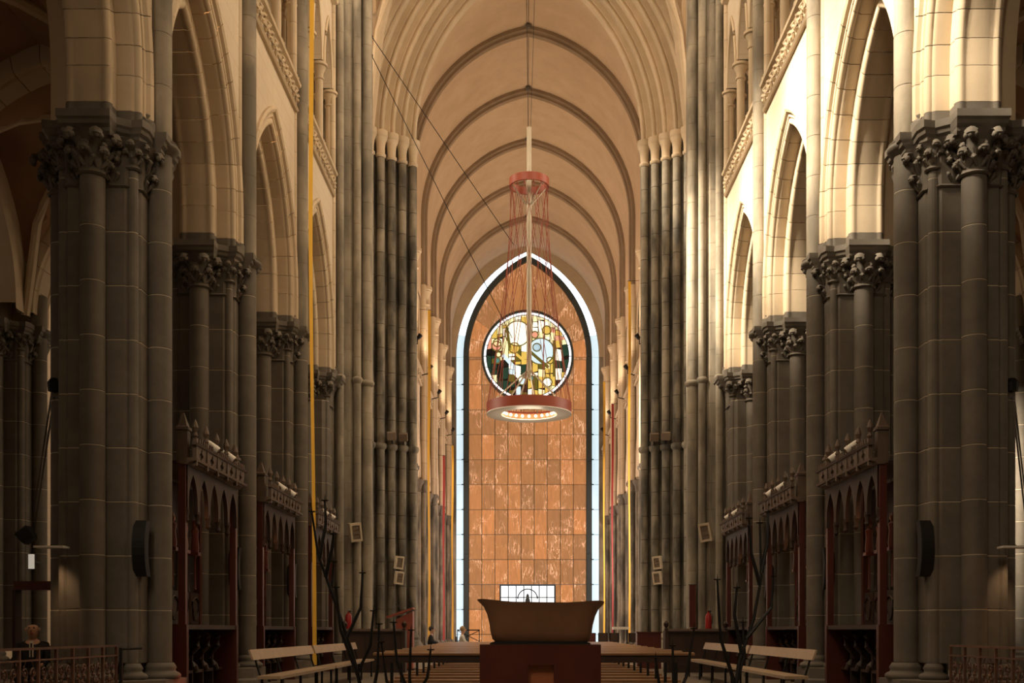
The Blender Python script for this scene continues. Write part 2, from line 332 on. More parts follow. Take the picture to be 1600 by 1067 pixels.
def choir_pier(x, y, side, label, upper=True, name='clustered_column', ztop=20.0):
    t = thing(name, label, 'pier', (side*x, y, 0), side, group='clustered choir piers'); t['kind'] = 'thing'
    put('plinth', PLINTH, t)
    cap = put('capital', BELL_CORE, t); put('abacus', ABACUS, t)
    for i in range(9): put('core_block', CORE, t, (0, 0, Z0+i*CH))
    shafts = [(-.76, 0, 'big', 'v'), (0, -.76, 'big', 'c'), (.76, 0, 'big', 'c'), (-.52, -.52, 'small', 'c'), (.52, -.52, 'small', 'c')]
    for (sx, sy, k, cap_k) in shafts:
        put('base_moulding', B_BIG if k == 'big' else B_SMALL, t, (sx, sy, 0))
        nc = 9
        for i in range(nc): put('drum', D_BIG if k == 'big' else D_SMALL, t, (sx, sy, Z0+i*CH))
        if k == 'small': MB().lathe([(.083, Z0+9*CH), (.083, 8.3)], 14, sx, sy).put('shaft_neck', 'dark', t)
        elif cap_k == 'c': MB().lathe([(.183, Z0+9*CH), (.183, 8.1)], 18, sx, sy).put('shaft_neck', 'dark', t)
        if cap_k == 'v':
            put('shaft_ring', RING, t, (sx, sy, 8.74))
            i = 9
            while Z0+i*CH < (ztop if upper else 9): put('drum', D_BIG if i < 10 else D_VUP, t, (sx, sy, Z0+i*CH)); i += 1
        else: put('shaft_capital', BELL_BIG if k == 'big' else BELL_SMALL, t, (sx, sy, 0))
    for (sx, sy, r) in ((0, .76, .185), (-.52, .52, .085), (.52, .52, .085)):   # far side shafts
        MB().lathe([(r, .44), (r, 8.1), (r+.2, 8.6)], 14, sx, sy).put('rear_shaft', 'dark', t)
    def cr(cx, cy, ang, r, z, s):
        put('leaf_crocket', CROCK, cap, (cx+r*cos(ang), cy+r*sin(ang), z), (0, 0, ang), (s, s, s))
    for (cx, cy, a0) in ((0, -.76, -90), (.76, 0, 0)):
        for da in (-100, -50, 0, 50, 100): cr(cx, cy, R(a0+da), .175, 8.07, .80+.1*random.random())
        for da in (-75, -28, 28, 75): cr(cx, cy, R(a0+da), .20, 8.20, 1.08)
    for (cx, cy, a0) in ((-.52, -.52, -135), (.52, -.52, -45)):
        for da in (-60, 0, 60): cr(cx, cy, R(a0+da), .075, 8.25, .62)
        for da in (-35, 35): cr(cx, cy, R(a0+da), .10, 8.34, .68)
    for (cx, cy, a0) in ((.26, -.60, -90), (-.26, -.60, -90), (-.60, -.26, 180), (.60, -.26, 0)):
        cr(cx, cy, R(a0), .01, 7.97, .75); cr(cx, cy, R(a0), .04, 8.22, 1.0)
    if upper:
        for sy in (-.28, .28):
            MB().lathe([(.15, 8.88), (.15, 9.04), (.12, 9.08), (.135, 9.13), (.095, 9.18)], 16, -.63, sy, capb=False).put('upper_shaft_base', 'dark', t)
            z = 9.18
            while z < ztop: put('upper_drum', D_PALE, t, (-.63, sy, z)); z += CH
    return t
ORD = ('nearest', 'second', 'third')
for s, sn in SIDES:
    for i, y in enumerate(PY):
        choir_pier(6.63, y, s, f'{ORD[i]} dark clustered stone pier on the {sn} with leafy capital')
    p = choir_pier(13.3, PY[2], s, f'dark clustered pier at the far {sn} edge in the side aisle', upper=False)
    p['group'] = 'aisle piers'

# ------------------------------------------------------------------ choir arcade walls
CA = 1.57; ZS = 9.6
def roll(cx, cr, r, a0, a1, n=7): return [(cr+r*sin(R(a0+(a1-a0)*k/n)), cx+r*cos(R(a0+(a1-a0)*k/n))) for k in range(n+1)]   # (radius, x)
prof_a = [(4.02, 5.95), (4.02, 5.89), (3.96, 5.86), (3.90, 5.89), (3.88, 5.95), (3.80, 5.95), (3.775, 5.99)]+roll(6.02, 3.70, .07, 115, 290)+[(3.62, 6.06), (3.60, 6.10), (3.60, 6.3)]
prof_b = [(3.60, 6.3), (3.47, 6.3)]+roll(6.37, 3.38, .085, 130, 300)+[(3.31, 6.45), (3.30, 6.50), (3.30, 6.76), (3.31, 6.81)]+roll(6.89, 3.38, .085, 240, 410)+[(3.47, 6.96), (3.60, 6.96)]
prof_c = [(3.60, 6.96), (3.60, 7.3), (3.9, 7.35), (4.02, 7.35)]
fy = lambda u, v, w: (w, u, v)
NV = 9
VA, VB, VC = {}, {}, {}
for half in (1, -1):
    for k in range(NV):
        t0, t1 = (k+.012)/NV, (k+.988)/NV
        VA[half, k] = arch_sweep(MB(), CA, prof_a, ZS, half, t0, t1, 2, fy).mesh('voussoir', 'cream', 40)
        VB[half, k] = arch_sweep(MB(), CA, prof_b, ZS, half, t0, t1, 2, fy).mesh('voussoir', 'cream', 40)
    VC[half] = arch_sweep(MB().loops([[(w, half*(r-CA), z) for r, w in prof_c] for z in (8.88, ZS)], False), CA, prof_c, ZS, half, 0, 1, 14, fy).mesh('rear_order', 'cream', 40)
def straight(prof, half, z0, z1, off=0):
    b = MB(); b.loops([[(w, half*(r-CA+off), z) for r, w in prof] for z in (z0, z1)], False); return b
JA = {(h, k): straight(prof_a[5:] if k == 0 else prof_a, h, *((8.88, 9.06) if k == 0 else (9.065, 9.597))).mesh('jamb_stone', 'dark' if k == 0 else 'cream', 40) for h in (1, -1) for k in (0, 1)}
JB = {(h, k): straight(prof_b, h, *((8.88, 9.06) if k == 0 else (9.065, 9.597))).mesh('jamb_stone', 'dark' if k == 0 else 'cream', 40) for h in (1, -1) for k in (0, 1)}
def rosette():
    b = MB(); b.ball((0, 0, 0), .07, 7, 4, (.8, 1, 1))
    for k in range(5):
        a = 2*pi*k/5; b.tube([(0, .05*cos(a), .05*sin(a)), (-.05, .13*cos(a+.3), .13*sin(a+.3)), (-.03, .19*cos(a+.7), .19*sin(a+.7))], [.03, .045, .02], 5)
    return b.mesh('foliage_carving', 'cream', 60)
ROS = rosette()
def colonnette(h, r, mat='cream'):
    return MB().lathe([(r+.09, 0), (r+.09, .10), (r+.07, .14), (r+.085, .19), (r+.03, .23), (r+.05, .27), (r, .31), (r, h-.46), (r+.035, h-.44), (r+.035, h-.40), (r, h-.38), (r+.02, h-.22), (r+.09, h-.10), (r+.05, h-.1), (r+.13, h-.07), (r+.13, h)], 14, capb=True).mesh('colonnette', mat, 50)
COLN = colonnette(2.45, .115); COLN2 = colonnette(2.45, .075)
TRI_L = BAYL/3
def frieze(t, y0, y1, n, leaves=True):
    b = MB()
    pf = [(6.0, 14.28), (5.88, 14.28), (5.84, 14.33), (5.88, 14.38), (5.90, 14.42), (5.90, 14.84), (5.87, 14.87), (5.80, 14.90), (5.78, 14.96), (5.82, 15.0), (6.2, 15.02)]
    b.loops([[(x, y, z) for x, z in pf] for y in (y0, y1)], False).put('frieze_band', 'cream', t)
    if leaves:
        for k in range(n):
            put('foliage_carving', ROS, t, (5.90, y0+(k+.5)*(y1-y0)/n, 14.63), (R(30*(k % 2)), 0, 0), (1, 1, 1.05))
for s, sn in SIDES:
    w = struct('wall_'+sn, f'pale limestone arcade wall of the choir on the {sn}', side=s)
    for bi in range(4):                                  # arcade bays, the first one partly out of frame
        cy = 14.51+bi*BAYL
        for half in (1, -1):
            for k in range(NV):
                put('voussoir', VA[half, k], w, (0, cy, 0)); put('voussoir', VB[half, k], w, (0, cy, 0))
            put('rear_order', VC[half], w, (0, cy, 0))
            for k in (0, 1): put('jamb_stone', JA[half, k], w, (0, cy, 0)); put('jamb_stone', JB[half, k], w, (0, cy, 0))
        b = MB(); r = 4.02; a = r-CA; rise = sqrt(r*r-CA*CA)
        arch_wall(b, -BAYL/2, BAYL/2, 14.3, [(0, a, ZS, rise)], 8.88, fy, 5.95); arch_wall(b, -BAYL/2, BAYL/2, 14.3, [(0, a, ZS, rise)], 8.88, fy, 7.35)
        b.put('spandrel', 'wall', w, loc=(0, cy, 0), smooth=0)
        if bi == 0: continue
        frieze(w, cy-BAYL/2+.3, cy+BAYL/2-.3, 13)
        # triforium: colonnettes, arches, passage behind
        MB().box(6.0, 7.4, cy-BAYL/2, cy+BAYL/2, 14.9, 15.02).put('triforium_sill', 'cream', w, smooth=0)
        for k in range(4):
            yy = cy+(k-1.5)*TRI_L*.93
            put('colonnette', COLN, w, (6.06, yy, 15.02)); put('colonnette', COLN2, w, (6.40, yy+.18, 15.02)); 
        b = MB(); hs = [(cy+(k-1)*TRI_L*.93, .60, 17.5, 1.75) for k in range(3)]
        arch_wall(b, cy-BAYL/2, cy+BAYL/2, 20.1, hs, 17.47, fy, 5.97); arch_wall(b, cy-BAYL/2, cy+BAYL/2, 20.1, hs, 17.47, fy, 6.3)
        for (c, a_, zs, ri) in hs:
            pl = pointed(a_, ri, 10, zs); b.loops([[(x, c+u, z) for u, z in pl] for x in (5.97, 6.3)], False)
        b.put('triforium_arcade', 'wall', w, smooth=0)
        for (c, a_, zs, ri) in hs:
            pl = pointed(a_+.05, ri+.05, 10, zs); MB().tube([(5.96, c+u, z) for u, z in pl], .055, 6).put('arch_moulding', 'cream', w)
        MB().box(7.3, 7.4, cy-BAYL/2, cy+BAYL/2, 15, 20.2).put('passage_wall', 'wall', w, smooth=0)
        MB().loops([[(x, y, z) for x, z in ((6.0, 20.05), (5.80, 20.1), (5.76, 20.2), (5.80, 20.3), (6.2, 20.32))] for y in (cy-BAYL/2+.25, cy+BAYL/2-.25)], False).put('string_course', 'cream', w)
    # clerestory: piers between the windows, mullions, wall over the windows
    b = MB()
    for k in range(5): 
        yc = 33.26-k*BAYL
        b = MB().box(5.97, 6.6, yc-.55, yc+.55, 20.1, 25.6); b.put('clerestory_pier', 'wall', w, smooth=0)
        if k < 4:
            for q in (-1, 1):
                MB().box(6.2, 6.4, yc-BAYL/2+q*.6-.07, yc-BAYL/2+q*.6+.07, 20.1, 25.6).put('mullion', 'cream', w, smooth=0)
    MB().box(6.0, 6.6, -8, 34, 25.6, 30).put('clerestory_top', 'wall', w, smooth=0)
    MB().box(6.0, 6.6, -8, 9.5, 20.1, 25.6).put('window_sun_block', 'mottled', w, smooth=0); MB().box(6.0, 7.4, -8, 11.85, 0, 20.2).put('choir_side_wall', 'mottled', w, smooth=0)  # unseen fill added to shut sun out of near windows; dark tone cuts bounce
    MB().box(6.0, 7.4, 11.85, 17.2, 14.3, 20.2).put('upper_bay_wall', 'wall', w, smooth=0)
# ceiling of the choir (above the frame)
c = MB(); pts = pointed(6.1, 4, 8, 29.5); c.loops([[(x, y, z) for x, z in pts] for y in (-8, 36)], False)
choir_ceil = c.put('ceiling_choir', 'plaster'); tag(choir_ceil, 'pale plaster vault over the choir', kind='structure')
apse = struct('wall_apse', 'stone wall closing the choir behind the viewer')
MB().box(-7.4, 7.4, -8, -7, 0, 33.6).put('apse_wall', 'mottled', apse, smooth=0)

# ------------------------------------------------------------------ side aisles
fx = lambda u, v, w: (u, w, v)
AC, AW = 9.97, 2.55     # centre and half span of the aisle arches
def ring_arch(t, cx, y, a, rise, z0, depth, thick, nv, mat, name='voussoir', axis='x'):
    r = (a*a+rise*rise)/(2*a); c_ = r-a
    pr = [(r+thick, -depth/2), (r+.10, -depth/2), (r+.02, -depth/2+.05), (r, -depth/2+.13), (r+.05, -depth/2+.17), (r, -depth/2+.24), (r, depth/2-.1), (r+.1, depth/2), (r+thick, depth/2)]
    f = fx if axis == 'x' else fy
    for half in (1, -1):
        for k in range(nv):
            b = arch_sweep(MB(), c_, pr, z0, half, (k+.012)/nv, (k+.988)/nv, 2, f)
            b.put(name, mat, t, loc=(cx, y, 0) if axis == 'x' else (0, 0, 0))
for s, sn in SIDES:
    w = struct(f'wall_aisle_{sn}', f'side aisle of the choir on the {sn} with brown vault', side=s)
    for y in (PY[1], PY[2], 33.3): ring_arch(w, AC, y, AW, 3.5, 9.2, .85, .4, 8, 'cream')
    # vault web over the aisle, outer arcade and outer wall
    for cy in (14.51, 19.87, 25.23, 30.6):
        vs = []; fs = []; n = 16
        for i in range(n+1):
            for j in range(n+1):
                u = -(AW+.2)+2*(AW+.2)*i/n; v = -BAYL/2+BAYL*j/n
                vs.append((AC+u, cy+v, 9.2+max(pz(u, AW+.2, 3.9), pz(v, BAYL/2-.2, 3.9))))
        for i in range(n):
            for j in range(n): q = i*(n+1)+j; fs.append((q, q+1, q+n+2, q+n+1))
        MB().add(vs, fs).put('vault_web', 'brown_vault', w)
    MB().box(7.0, 13, 9.7, 36, 14.25, 14.4).put('aisle_roof', 'brown_vault', w, smooth=0); MB().box(6.4, 7.4, 11, 36, 20.2, 20.35).put('passage_roof', 'brown_vault', w, smooth=0)
    for y0 in (17.2, PY[1], PY[2]):                      # diagonal ribs
        for d in (1, -1):
            P0 = []
            for k in range(13):
                u = -1+2*k/12; uu = abs(u); zz = 9.2+3.75*sqrt(max(0, 1-uu**2.2))
                P0.append((AC+u*(AW+.2), y0+BAYL/2+d*u*(BAYL/2-.4), zz-.06))
            MB().tube(P0, .11, 8).put('diagonal_rib', 'cream', w)
    b = MB(); arch_wall(b, 12, 34, 14, [(cy, 1.75, 9.3, 3.0) for cy in (14.51, 19.87, 25.23, 30.6)], 9.16, fy, 12.7); arch_wall(b, 12, 34, 14, [(cy, 1.75, 9.3, 3.0) for cy in (14.51, 19.87, 25.23, 30.6)], 9.16, fy, 13.7)
    for cy in (14.51, 19.87, 25.23, 30.6):
        pl = pointed(1.75, 3.0, 10, 9.3); b.loops([[(x, cy+u, z) for u, z in pl] for x in (12.7, 13.7)], False)
    b.put('outer_arcade', 'cream', w, smooth=0)
    for y in (11.85, 17.2, PY[1], 33.3): MB().lathe([(.6, 0), (.6, .5), (.5, .6), (.5, 8.2), (.55, 8.3), (.5, 8.4), (.8, 9.0), (.8, 9.2)], 16, 13.2, y).put('aisle_column', 'dark', w)
    MB().box(19, 19.5, 5, 36, 0, 15).put('outer_wall', 'cream', w, smooth=0)
    MB().box(12.7, 19.5, 10, 36, 14, 14.3).put('chapel_ceiling', 'brown_vault', w, smooth=0)
    MB().box(7.3, 19.5, 9.7, 10, 0, 15).put('aisle_end_wall', 'cream', w, smooth=0)
    # the transept wall seen pale through the aisle
    tw = struct(f'wall_transept_{sn}', f'pale transept wall seen through the aisle on the {sn}', side=s)
    MB().box(8.4, 20, 46.2, 46.6, 0, 25.3).put('transept_west_wall', 'rib', tw, smooth=0)
    for k in range(6): MB().lathe([(.22, 0), (.3, .8), (.2, 1.0), (.2, 8.2), (.28, 8.3), (.2, 8.4), (.2, 22)], 14, 9.6+k*1.7, 46.1).put('wall_shaft', 'mottled', tw)
    MB().loops([[(x, y, z) for y, z in ((46.2, 4.8), (45.9, 4.9), (45.85, 5.1), (46.2, 5.2))] for x in (8.4, 20)], False).put('string_course', 'dark', tw)
    MB().box(20, 20.3, 36, 46.6, 0, 33).put('transept_end_wall', 'wall', tw, smooth=0)
    MB().box(7.4, 20, 36, 36.4, 14, 30).put('transept_east_wall', 'wall', tw, smooth=0)
    b = MB(); pl = pointed(5.2, 6, 10, 25); b.loops([[(x, 41.1+u, z) for u, z in pl] for x in (6.5, 20)], False).put('transept_vault', 'plaster', tw)

# ------------------------------------------------------------------ crossing piers (near the choir)
D_CA = drum_mesh('drum_crossing', .17, CH, ('mottled', 'dark'), 18, .008); D_CB = drum_mesh('drum_crossing_small', .12, CH, ('mottled', 'dark'), 16, .008)
ce = MB().loops([[(x, y, z) for x, y in ((5.16, 34.35), (5.34, 33.85), (5.55, 33.62), (5.98, 33.55), (5.98, 33.25), (7.4, 33.25), (7.4, 36), (5.16, 36))] for z in (0.004, CH-.004)], True, True, True).mesh('core_block', 'mottled', 20)
E_RING = MB().lathe([(.16, -.09), (.2, -.06), (.245, 0), (.245, .05), (.2, .1), (.16, .12)], 18).mesh('shaft_ring', 'mottled', 60)
for s, sn in SIDES:
    t = thing('crossing_column', f'tall mottled grey crossing pier between choir and transept on the {sn}', 'pier', (0, 0, 0), s, group='near crossing piers'); t['kind'] = 'thing'
    n = 37
    for i in range(n):
        put('core_block', ce, t, (0, 0, i*CH))
    for (x, y, dm, br) in ((5.10, 34.2, D_CA, .17), (5.32, 33.72, D_CB, .12), (5.80, 33.42, D_CB, .12)):
        for i in range(n): put('drum', dm, t, (x, y, .6+i*CH))
        MB().lathe([(br+.14, .004), (br+.14, .4), (br+.1, .45), (br+.12, .5), (br+.02, .6)], 16, x, y).put('base_moulding', 'mottled', t)
        put('shaft_ring', E_RING, t, (x, y, 8.90), scale=(br/.17, br/.17, 1))
    # respond of the last arcade arch: shafts with leafy capitals on the choir side
    cap = put('capital', BELL_CORE, t, (6.63, 33.28, 0)); put('abacus', ABACUS, t, (6.63, 33.28, 0))
    for (sx, sy, k) in ((6.63, 32.52, 'big'), (6.11, 32.76, 'small'), (7.15, 32.76, 'small')):
        for i in range(9): put('drum', D_BIG if k == 'big' else D_SMALL, t, (sx, sy, Z0+i*CH))
        put('shaft_capital', BELL_BIG if k == 'big' else BELL_SMALL, t, (sx, sy, 0))
        MB().lathe([(.183 if k == 'big' else .083, Z0+9*CH), (.183 if k == 'big' else .083, 8.4)], 14, sx, sy).put('shaft_neck', 'dark', t)
        put('base_moulding', B_BIG if k == 'big' else B_SMALL, t, (sx, sy, 0))
        for da in ((-75, -28, 28, 75) if k == 'big' else (-35, 35)):
            a = R(-90+da); r = .2 if k == 'big' else .1; put('leaf_crocket', CROCK, cap, (sx-6.63+r*cos(a), sy-33.28+r*sin(a), 8.22), (0, 0, a), (1.05, 1.05, 1.05))
        for da in ((-100, -50, 0, 50, 100) if k == 'big' else (-60, 0, 60)):
            a = R(-90+da); r = .17 if k == 'big' else .08; put('leaf_crocket', CROCK, cap, (sx-6.63+r*cos(a), sy-33.28+r*sin(a), 8.07 if k == 'big' else 8.25), (0, 0, a), (.75, .75, .75))
    put('plinth', PLINTH, t, (6.63, 33.28, 0))
    for i in range(9): put('core_block', CORE, t, (6.63, 33.2, Z0+i*CH))
    z = 9.18
    while z < 20: put('upper_drum', D_PALE, t, (5.96, 33.05, z)); z += CH
    MB().lathe([(.15, 8.88), (.15, 9.04), (.12, 9.08), (.135, 9.13), (.095, 9.18)], 16, 5.96, 33.05).put('upper_shaft_base', 'dark', t)

# ------------------------------------------------------------------ far crossing piers and the nave arch
D_W = drum_mesh('drum_far', .175, 1.0, ('darkmottled', 'iron'), 16, .02)
C_W = MB().lathe([(.17, 21.1), (.23, 21.15), (.23, 21.22), (.18, 21.26), (.185, 21.5), (.22, 21.75), (.30, 21.92), (.25, 21.93), (.31, 21.98), (.31, 22.2)], 16, capb=True).mesh('shaft_capital', 'cream', 50)
SH = [(4.98+.42*i, 47.0-.32*i) for i in range(5)]
stair = [(4.98, 48.4), (4.98, 47.06)]
for i in range(1, 5): stair += [(SH[i][0]-.02, SH[i-1][1]+.06), (SH[i][0]-.02, SH[i][1]+.06)]
stair += [(8.6, SH[4][1]+.06), (8.6, 48.4)]
for s, sn in SIDES:
    t = thing('nave_arch_column', f'tall blackened stepped pier carrying the nave arch on the {sn}', 'pier', (0, 0, 0), s, group='far crossing piers'); t['kind'] = 'thing'
    for i in range(22):
        b = MB().loops([[(x, y, z) for x, y in stair] for z in (i*1.0+.005, i*1.0+.995)], True, True, True)
        if i == 0: core_w = b.mesh('core_block', 'darkmottled', 20)
        put('core_block', core_w, t, (0, 0, i*1.0))
    MB().prism(stair, 22.0, 22.2).put('impost', 'cream', t, smooth=0)
    for (x, y) in SH:
        for i in range(20): put('drum', D_W, t, (x, y, 1.1+i))
        MB().lathe([(.32, 0.004), (.32, .7), (.26, .8), (.29, .9), (.18, 1.1)], 14, x, y).put('base_moulding', 'darkmottled', t)
        put('shaft_capital', C_W, t, (x, y, 0))
    b = MB().loops([[(x-.12, y-.16, z), (x+.30, y-.16, z)][0:2] for (x, y) in SH for z in (8.9,)], False)
    for i in range(5):
        x, y = SH[i]; MB().lathe([(.18, 8.8), (.25, 8.88), (.27, 8.98), (.25, 9.06), (.18, 9.1)], 14, x, y).put('shaft_ring', 'darkmottled', t)
def order_prof(r, y):
    return [(r, y+.34), (r, y+.12), (r+.03, y+.10)]+[(r+.07+.075*cos(R(a)), y+.07+.075*sin(R(a))) for a in (150, 180, 210, 240, 270, 300)]+[(r+.14, y+.03), (r+.17, y+.05), (r+.2, y), (r+.42, y)]
na = struct('wall_crossing', 'stepped arch and wall between crossing and nave')
for i in range(5):
    for half in (1, -1):
        b = arch_sweep(MB(), 4.01, order_prof(8.88+.42*i, 47.0-.32*i), 22.2, half, 0, 1, 20, fx); b.put('arch_order', 'cream', na)
b = MB(); a_ = 8.88+2.1-4.01; arch_wall(b, -9, 9, 36, [(0, a_, 22.2, sqrt((8.88+2.1)**2-4.01**2))], 22.2, fx, 45.72); b.put('crossing_wall', 'cream', na, smooth=0)
cv = MB(); n = 24; vs = []; fs = []
for i in range(n+1):
    for j in range(n+1):
        x = -6.9+13.8*i/n; y = 36+9.75*j/n; vs.append((x, y, 23.5+max(pz(x, 6.9, 9.6), pz(y-40.87, 4.9, 9.0))))
for i in range(n):
    for j in range(n): q = i*(n+1)+j; fs.append((q, q+1, q+n+2, q+n+1))
cv.add(vs, fs); cc = cv.put('ceiling_crossing', 'plaster'); tag(cc, 'warm brown groin vault over the crossing', kind='structure')
for s in (1, -1):
    for d in (1, -1):
        pl = []
        for k in range(15):
            u = 1-k/14; pl.append((s*(.15+6.5*u), 40.87+d*(.1+4.7*u), 22.2+9.9*sqrt(max(0, 1-u**2.2))))
        MB().tube(pl, .2, 10).put('diagonal_rib', 'cream', cc)
    for q in range(2): MB().lathe([(.16, 22.2), (.16, 31)], 12, s*(6.95+.4*q), 45.6-.1*q).put('wall_rib', 'cream', cc)

# ------------------------------------------------------------------ nave
NY = [47.1+6.03*i for i in range(7)]
NC = 1.27; NR = 6.72; NZ = 23.5
nv = struct('ceiling_nave', 'pale pinkish pointed nave vault with dark stone ribs')
for i in range(6):
    for half in (1, -1):
        b = MB(); rr = NR+.32; f_ = acos(NC/rr)
        lp = [[(half*(-NC+rr*cos(f_*k/16)), y, NZ+rr*sin(f_*k/16)) for k in range(17)] for y in (NY[i], NY[i+1])]
        lp = [[(l[0][0], l[0][1], 19.0)]+l for l in lp] if i else lp     # the first bay has a clerestory window each side
        b.loops(lp, False).put('vault_web', 'plaster', nv)
        if i == 0:
            for y0_, y1_ in ((47.1, 48.3), (52.2, 53.13)): MB().box(*sorted((half*5.77, half*6.0)), y0_, y1_, 19, 23.6).put('window_jamb', 'cream', nv, smooth=0)
    MB().tube([(0, NY[i]+.3, NZ+sqrt((NR+.32)**2-NC**2)-.01), (0, NY[i+1]-.3, NZ+sqrt((NR+.32)**2-NC**2)-.01)], .025, 6).put('ridge_joint', 'rib', nv)
RP = [(NR+.34, -.34), (NR+.16, -.34), (NR+.14, -.20), (NR+.10, -.17)]+[(NR+.07+.07*cos(R(a)), -.12+.07*sin(R(a))) for a in (230, 200, 170)]+[(NR, -.02), (NR, .1), (NR+.14, .2), (NR+.16, .34), (NR+.34, .34)]
for i in range(1, 6):
    for half in (1, -1):
        b = arch_sweep(MB(), NC, RP, NZ, half, 0, 1, 22, fx); b.loops([[(half*(r-NC), w, z) for r, w in RP] for z in (19.75, NZ)], False)
        b.put('vault_rib', 'rib', nv, loc=(0, NY[i], 0))
    MB().lathe([(.0, -.12), (.12, -.1), (.17, 0), (.1, .05)], 10).put('boss', 'dark', nv, loc=(0, NY[i]-.45, NZ+sqrt(NR**2-NC**2)+.22))
ncap = MB().lathe([(.16, 18.75), (.22, 18.8), (.17, 18.86), (.2, 19.2), (.32, 19.5), (.27, 19.52), (.36, 19.58), (.36, 19.75)], 14, capb=True).mesh('shaft_capital', 'cream', 50)
ND_P = drum_mesh('drum_nave', .17, 1.2, ('cream', 'dark'), 14, .012); ND_D = drum_mesh('drum_nave_dark', .17, 1.2, ('darkmottled', 'dark'), 14, .012)
NCR = MB().lathe([(.17, 8.6), (.22, 8.65), (.18, 8.7), (.22, 8.95), (.33, 9.1), (.33, 9.25)], 14).mesh('shaft_capital', 'dark', 50)
for s, sn in SIDES:
    w = struct(f'wall_nave_{sn}', f'pale nave wall beyond the crossing on the {sn}', side=s)
    for i in range(6):
        cy = (NY[i]+NY[i+1])/2
        b = MB(); hs = [(cy, 2.25, 9.4, 3.5)]; arch_wall(b, NY[i], NY[i+1], 14.3, hs, 9.2, fy, 5.80); arch_wall(b, NY[i], NY[i+1], 14.3, hs, 9.2, fy, 6.9)
        pl = pointed(2.25, 3.5, 10, 9.4); b.loops([[(x, cy+u, z) for u, z in pl] for x in (5.8, 6.9)], False)
        b.put('arcade_bay', 'wall', w, smooth=0)
        MB().tube([(5.8, cy+u, z) for u, z in pointed(2.3, 3.55, 10, 9.4)], .07, 6).put('arch_moulding', 'cream', w)
        MB().loops([[(x-.08, y, z) for x, z in ((5.9, 14.28), (5.77, 14.28), (5.74, 14.35), (5.78, 14.42), (5.78, 14.84), (5.68, 14.92), (5.68, 15.0), (6.2, 15.02))] for y in (NY[i]+.3, NY[i+1]-.3)], False).put('frieze_band', 'cream', w)
        for k in range(6): put('foliage_carving', ROS, w, (5.70, NY[i]+.8+k*.9, 14.63), scale=(1, 1.3, 1))
        b = MB(); hs = [(cy+(k-1)*1.7, .6, 17.2, 1.5) for k in range(3)]; arch_wall(b, NY[i], NY[i+1], 20.2, hs, 17.1, fy, 5.85)
        b.put('triforium_arcade', 'wall', w, smooth=0)
        for k in range(4): put('colonnette', COLN2, w, (5.95, cy+(k-1.5)*1.7, 15.0), scale=(1, 1, .86))
        MB().box(7.0, 7.1, NY[i], NY[i+1], 14.3, 20.3).put('passage_wall', 'wall', w, smooth=0)
    for i in range(1, 6):
        for (x, y) in ((5.55, 0), (5.66, -.36), (5.66, .36), (5.9, -.72)):
            main = x < 5.6
            k = 0; z = .6
            while z < (18.7 if y > -.5 else 8.4): put('drum', ND_D if z < 8.4 else ND_P, w, (x, NY[i]+y, z)); z += 1.2
            MB().lathe([(.3, 0), (.3, .4), (.18, .6)], 12, x, NY[i]+y).put('base_moulding', 'dark', w)
            if y < -.5 or not main: put('shaft_capital', NCR, w, (x, NY[i]+y, 0))
            if main: put('shaft_capital', ncap, w, (x, NY[i]+y, 0), scale=(1, 1, 1))
        MB().box(5.8, 6.9, NY[i]-.75, NY[i]+.75, 0, 9.2).put('pier_core', 'darkmottled', w, smooth=0)
        MB().box(5.8, 6.2, NY[i]-.6, NY[i]+.6, 9.2, 20.2).put('wall_strip', 'cream', w, smooth=0)
    MB().box(12, 12.3, 48, 84, 0, 14).put('aisle_outer_wall', 'wall', w, smooth=0); MB().box(6.9, 12.3, 48, 84, 14, 14.3).put('aisle_ceiling', 'plaster', w, smooth=0)

# ------------------------------------------------------------------ west facade: backlit marble, glass seam, rose, door
FY = 83.2
def arch_region(a, Zs, r, n=14):
    c_ = r-a; f_ = acos(c_/r); right = [(-c_+r*cos(f_*k/n), Zs+r*sin(f_*k/n)) for k in range(n+1)]
    return [(-a, 0), (a, 0)]+right+[(-x, z) for x, z in right[::-1][1:]]
fw = struct('wall_facade', 'west wall of backlit orange marble slabs in a pointed frame')
reg = arch_region(4.47, 22, 8.09)
def slab(poly, name, mat, parent, y, th, gap=.022):
    cx = sum(p[0] for p in poly)/len(poly); cz = sum(p[1] for p in poly)/len(poly)
    hx = max(abs(p[0]-cx) for p in poly); hz = max(abs(p[1]-cz) for p in poly)
    q = [(cx+(x-cx)*max(.5, 1-gap/hx), cz+(z-cz)*max(.5, 1-gap/hz)) for x, z in poly]
    return MB().loops([[(x, y, z) for x, z in q], [(x, y+th, z) for x, z in q]], True, True, True).put(name, mat, parent, smooth=0)
xs = [-4.48+.9956*i for i in range(10)]; zs_ = [0.02, .9]+[.9+1.9*k for k in range(1, 12)]
zs_ = [z for z in zs_ if z < 21.9]+[22.0]
for j in range(len(zs_)-1):
    for i in range(9):
        x0, x1, z0, z1 = xs[i], xs[i+1], zs_[j], zs_[j+1]
        if i in (3, 4, 5) and z1 < 4.75: continue                      # door
        if i in (2, 6) and z1 < 4.75: 
            if i == 2: x1 = -2.12
            else: x0 = 2.12
        if abs((x0+x1)/2) < 2.4 and z0 > 19: continue            # behind the rose
        p = clip_convex([(x0, z0), (x1, z0), (x1, z1), (x0, z1)], reg)
        if len(p) >= 3: slab(p, 'marble_slab', 'marble', fw, FY-.05, .08)
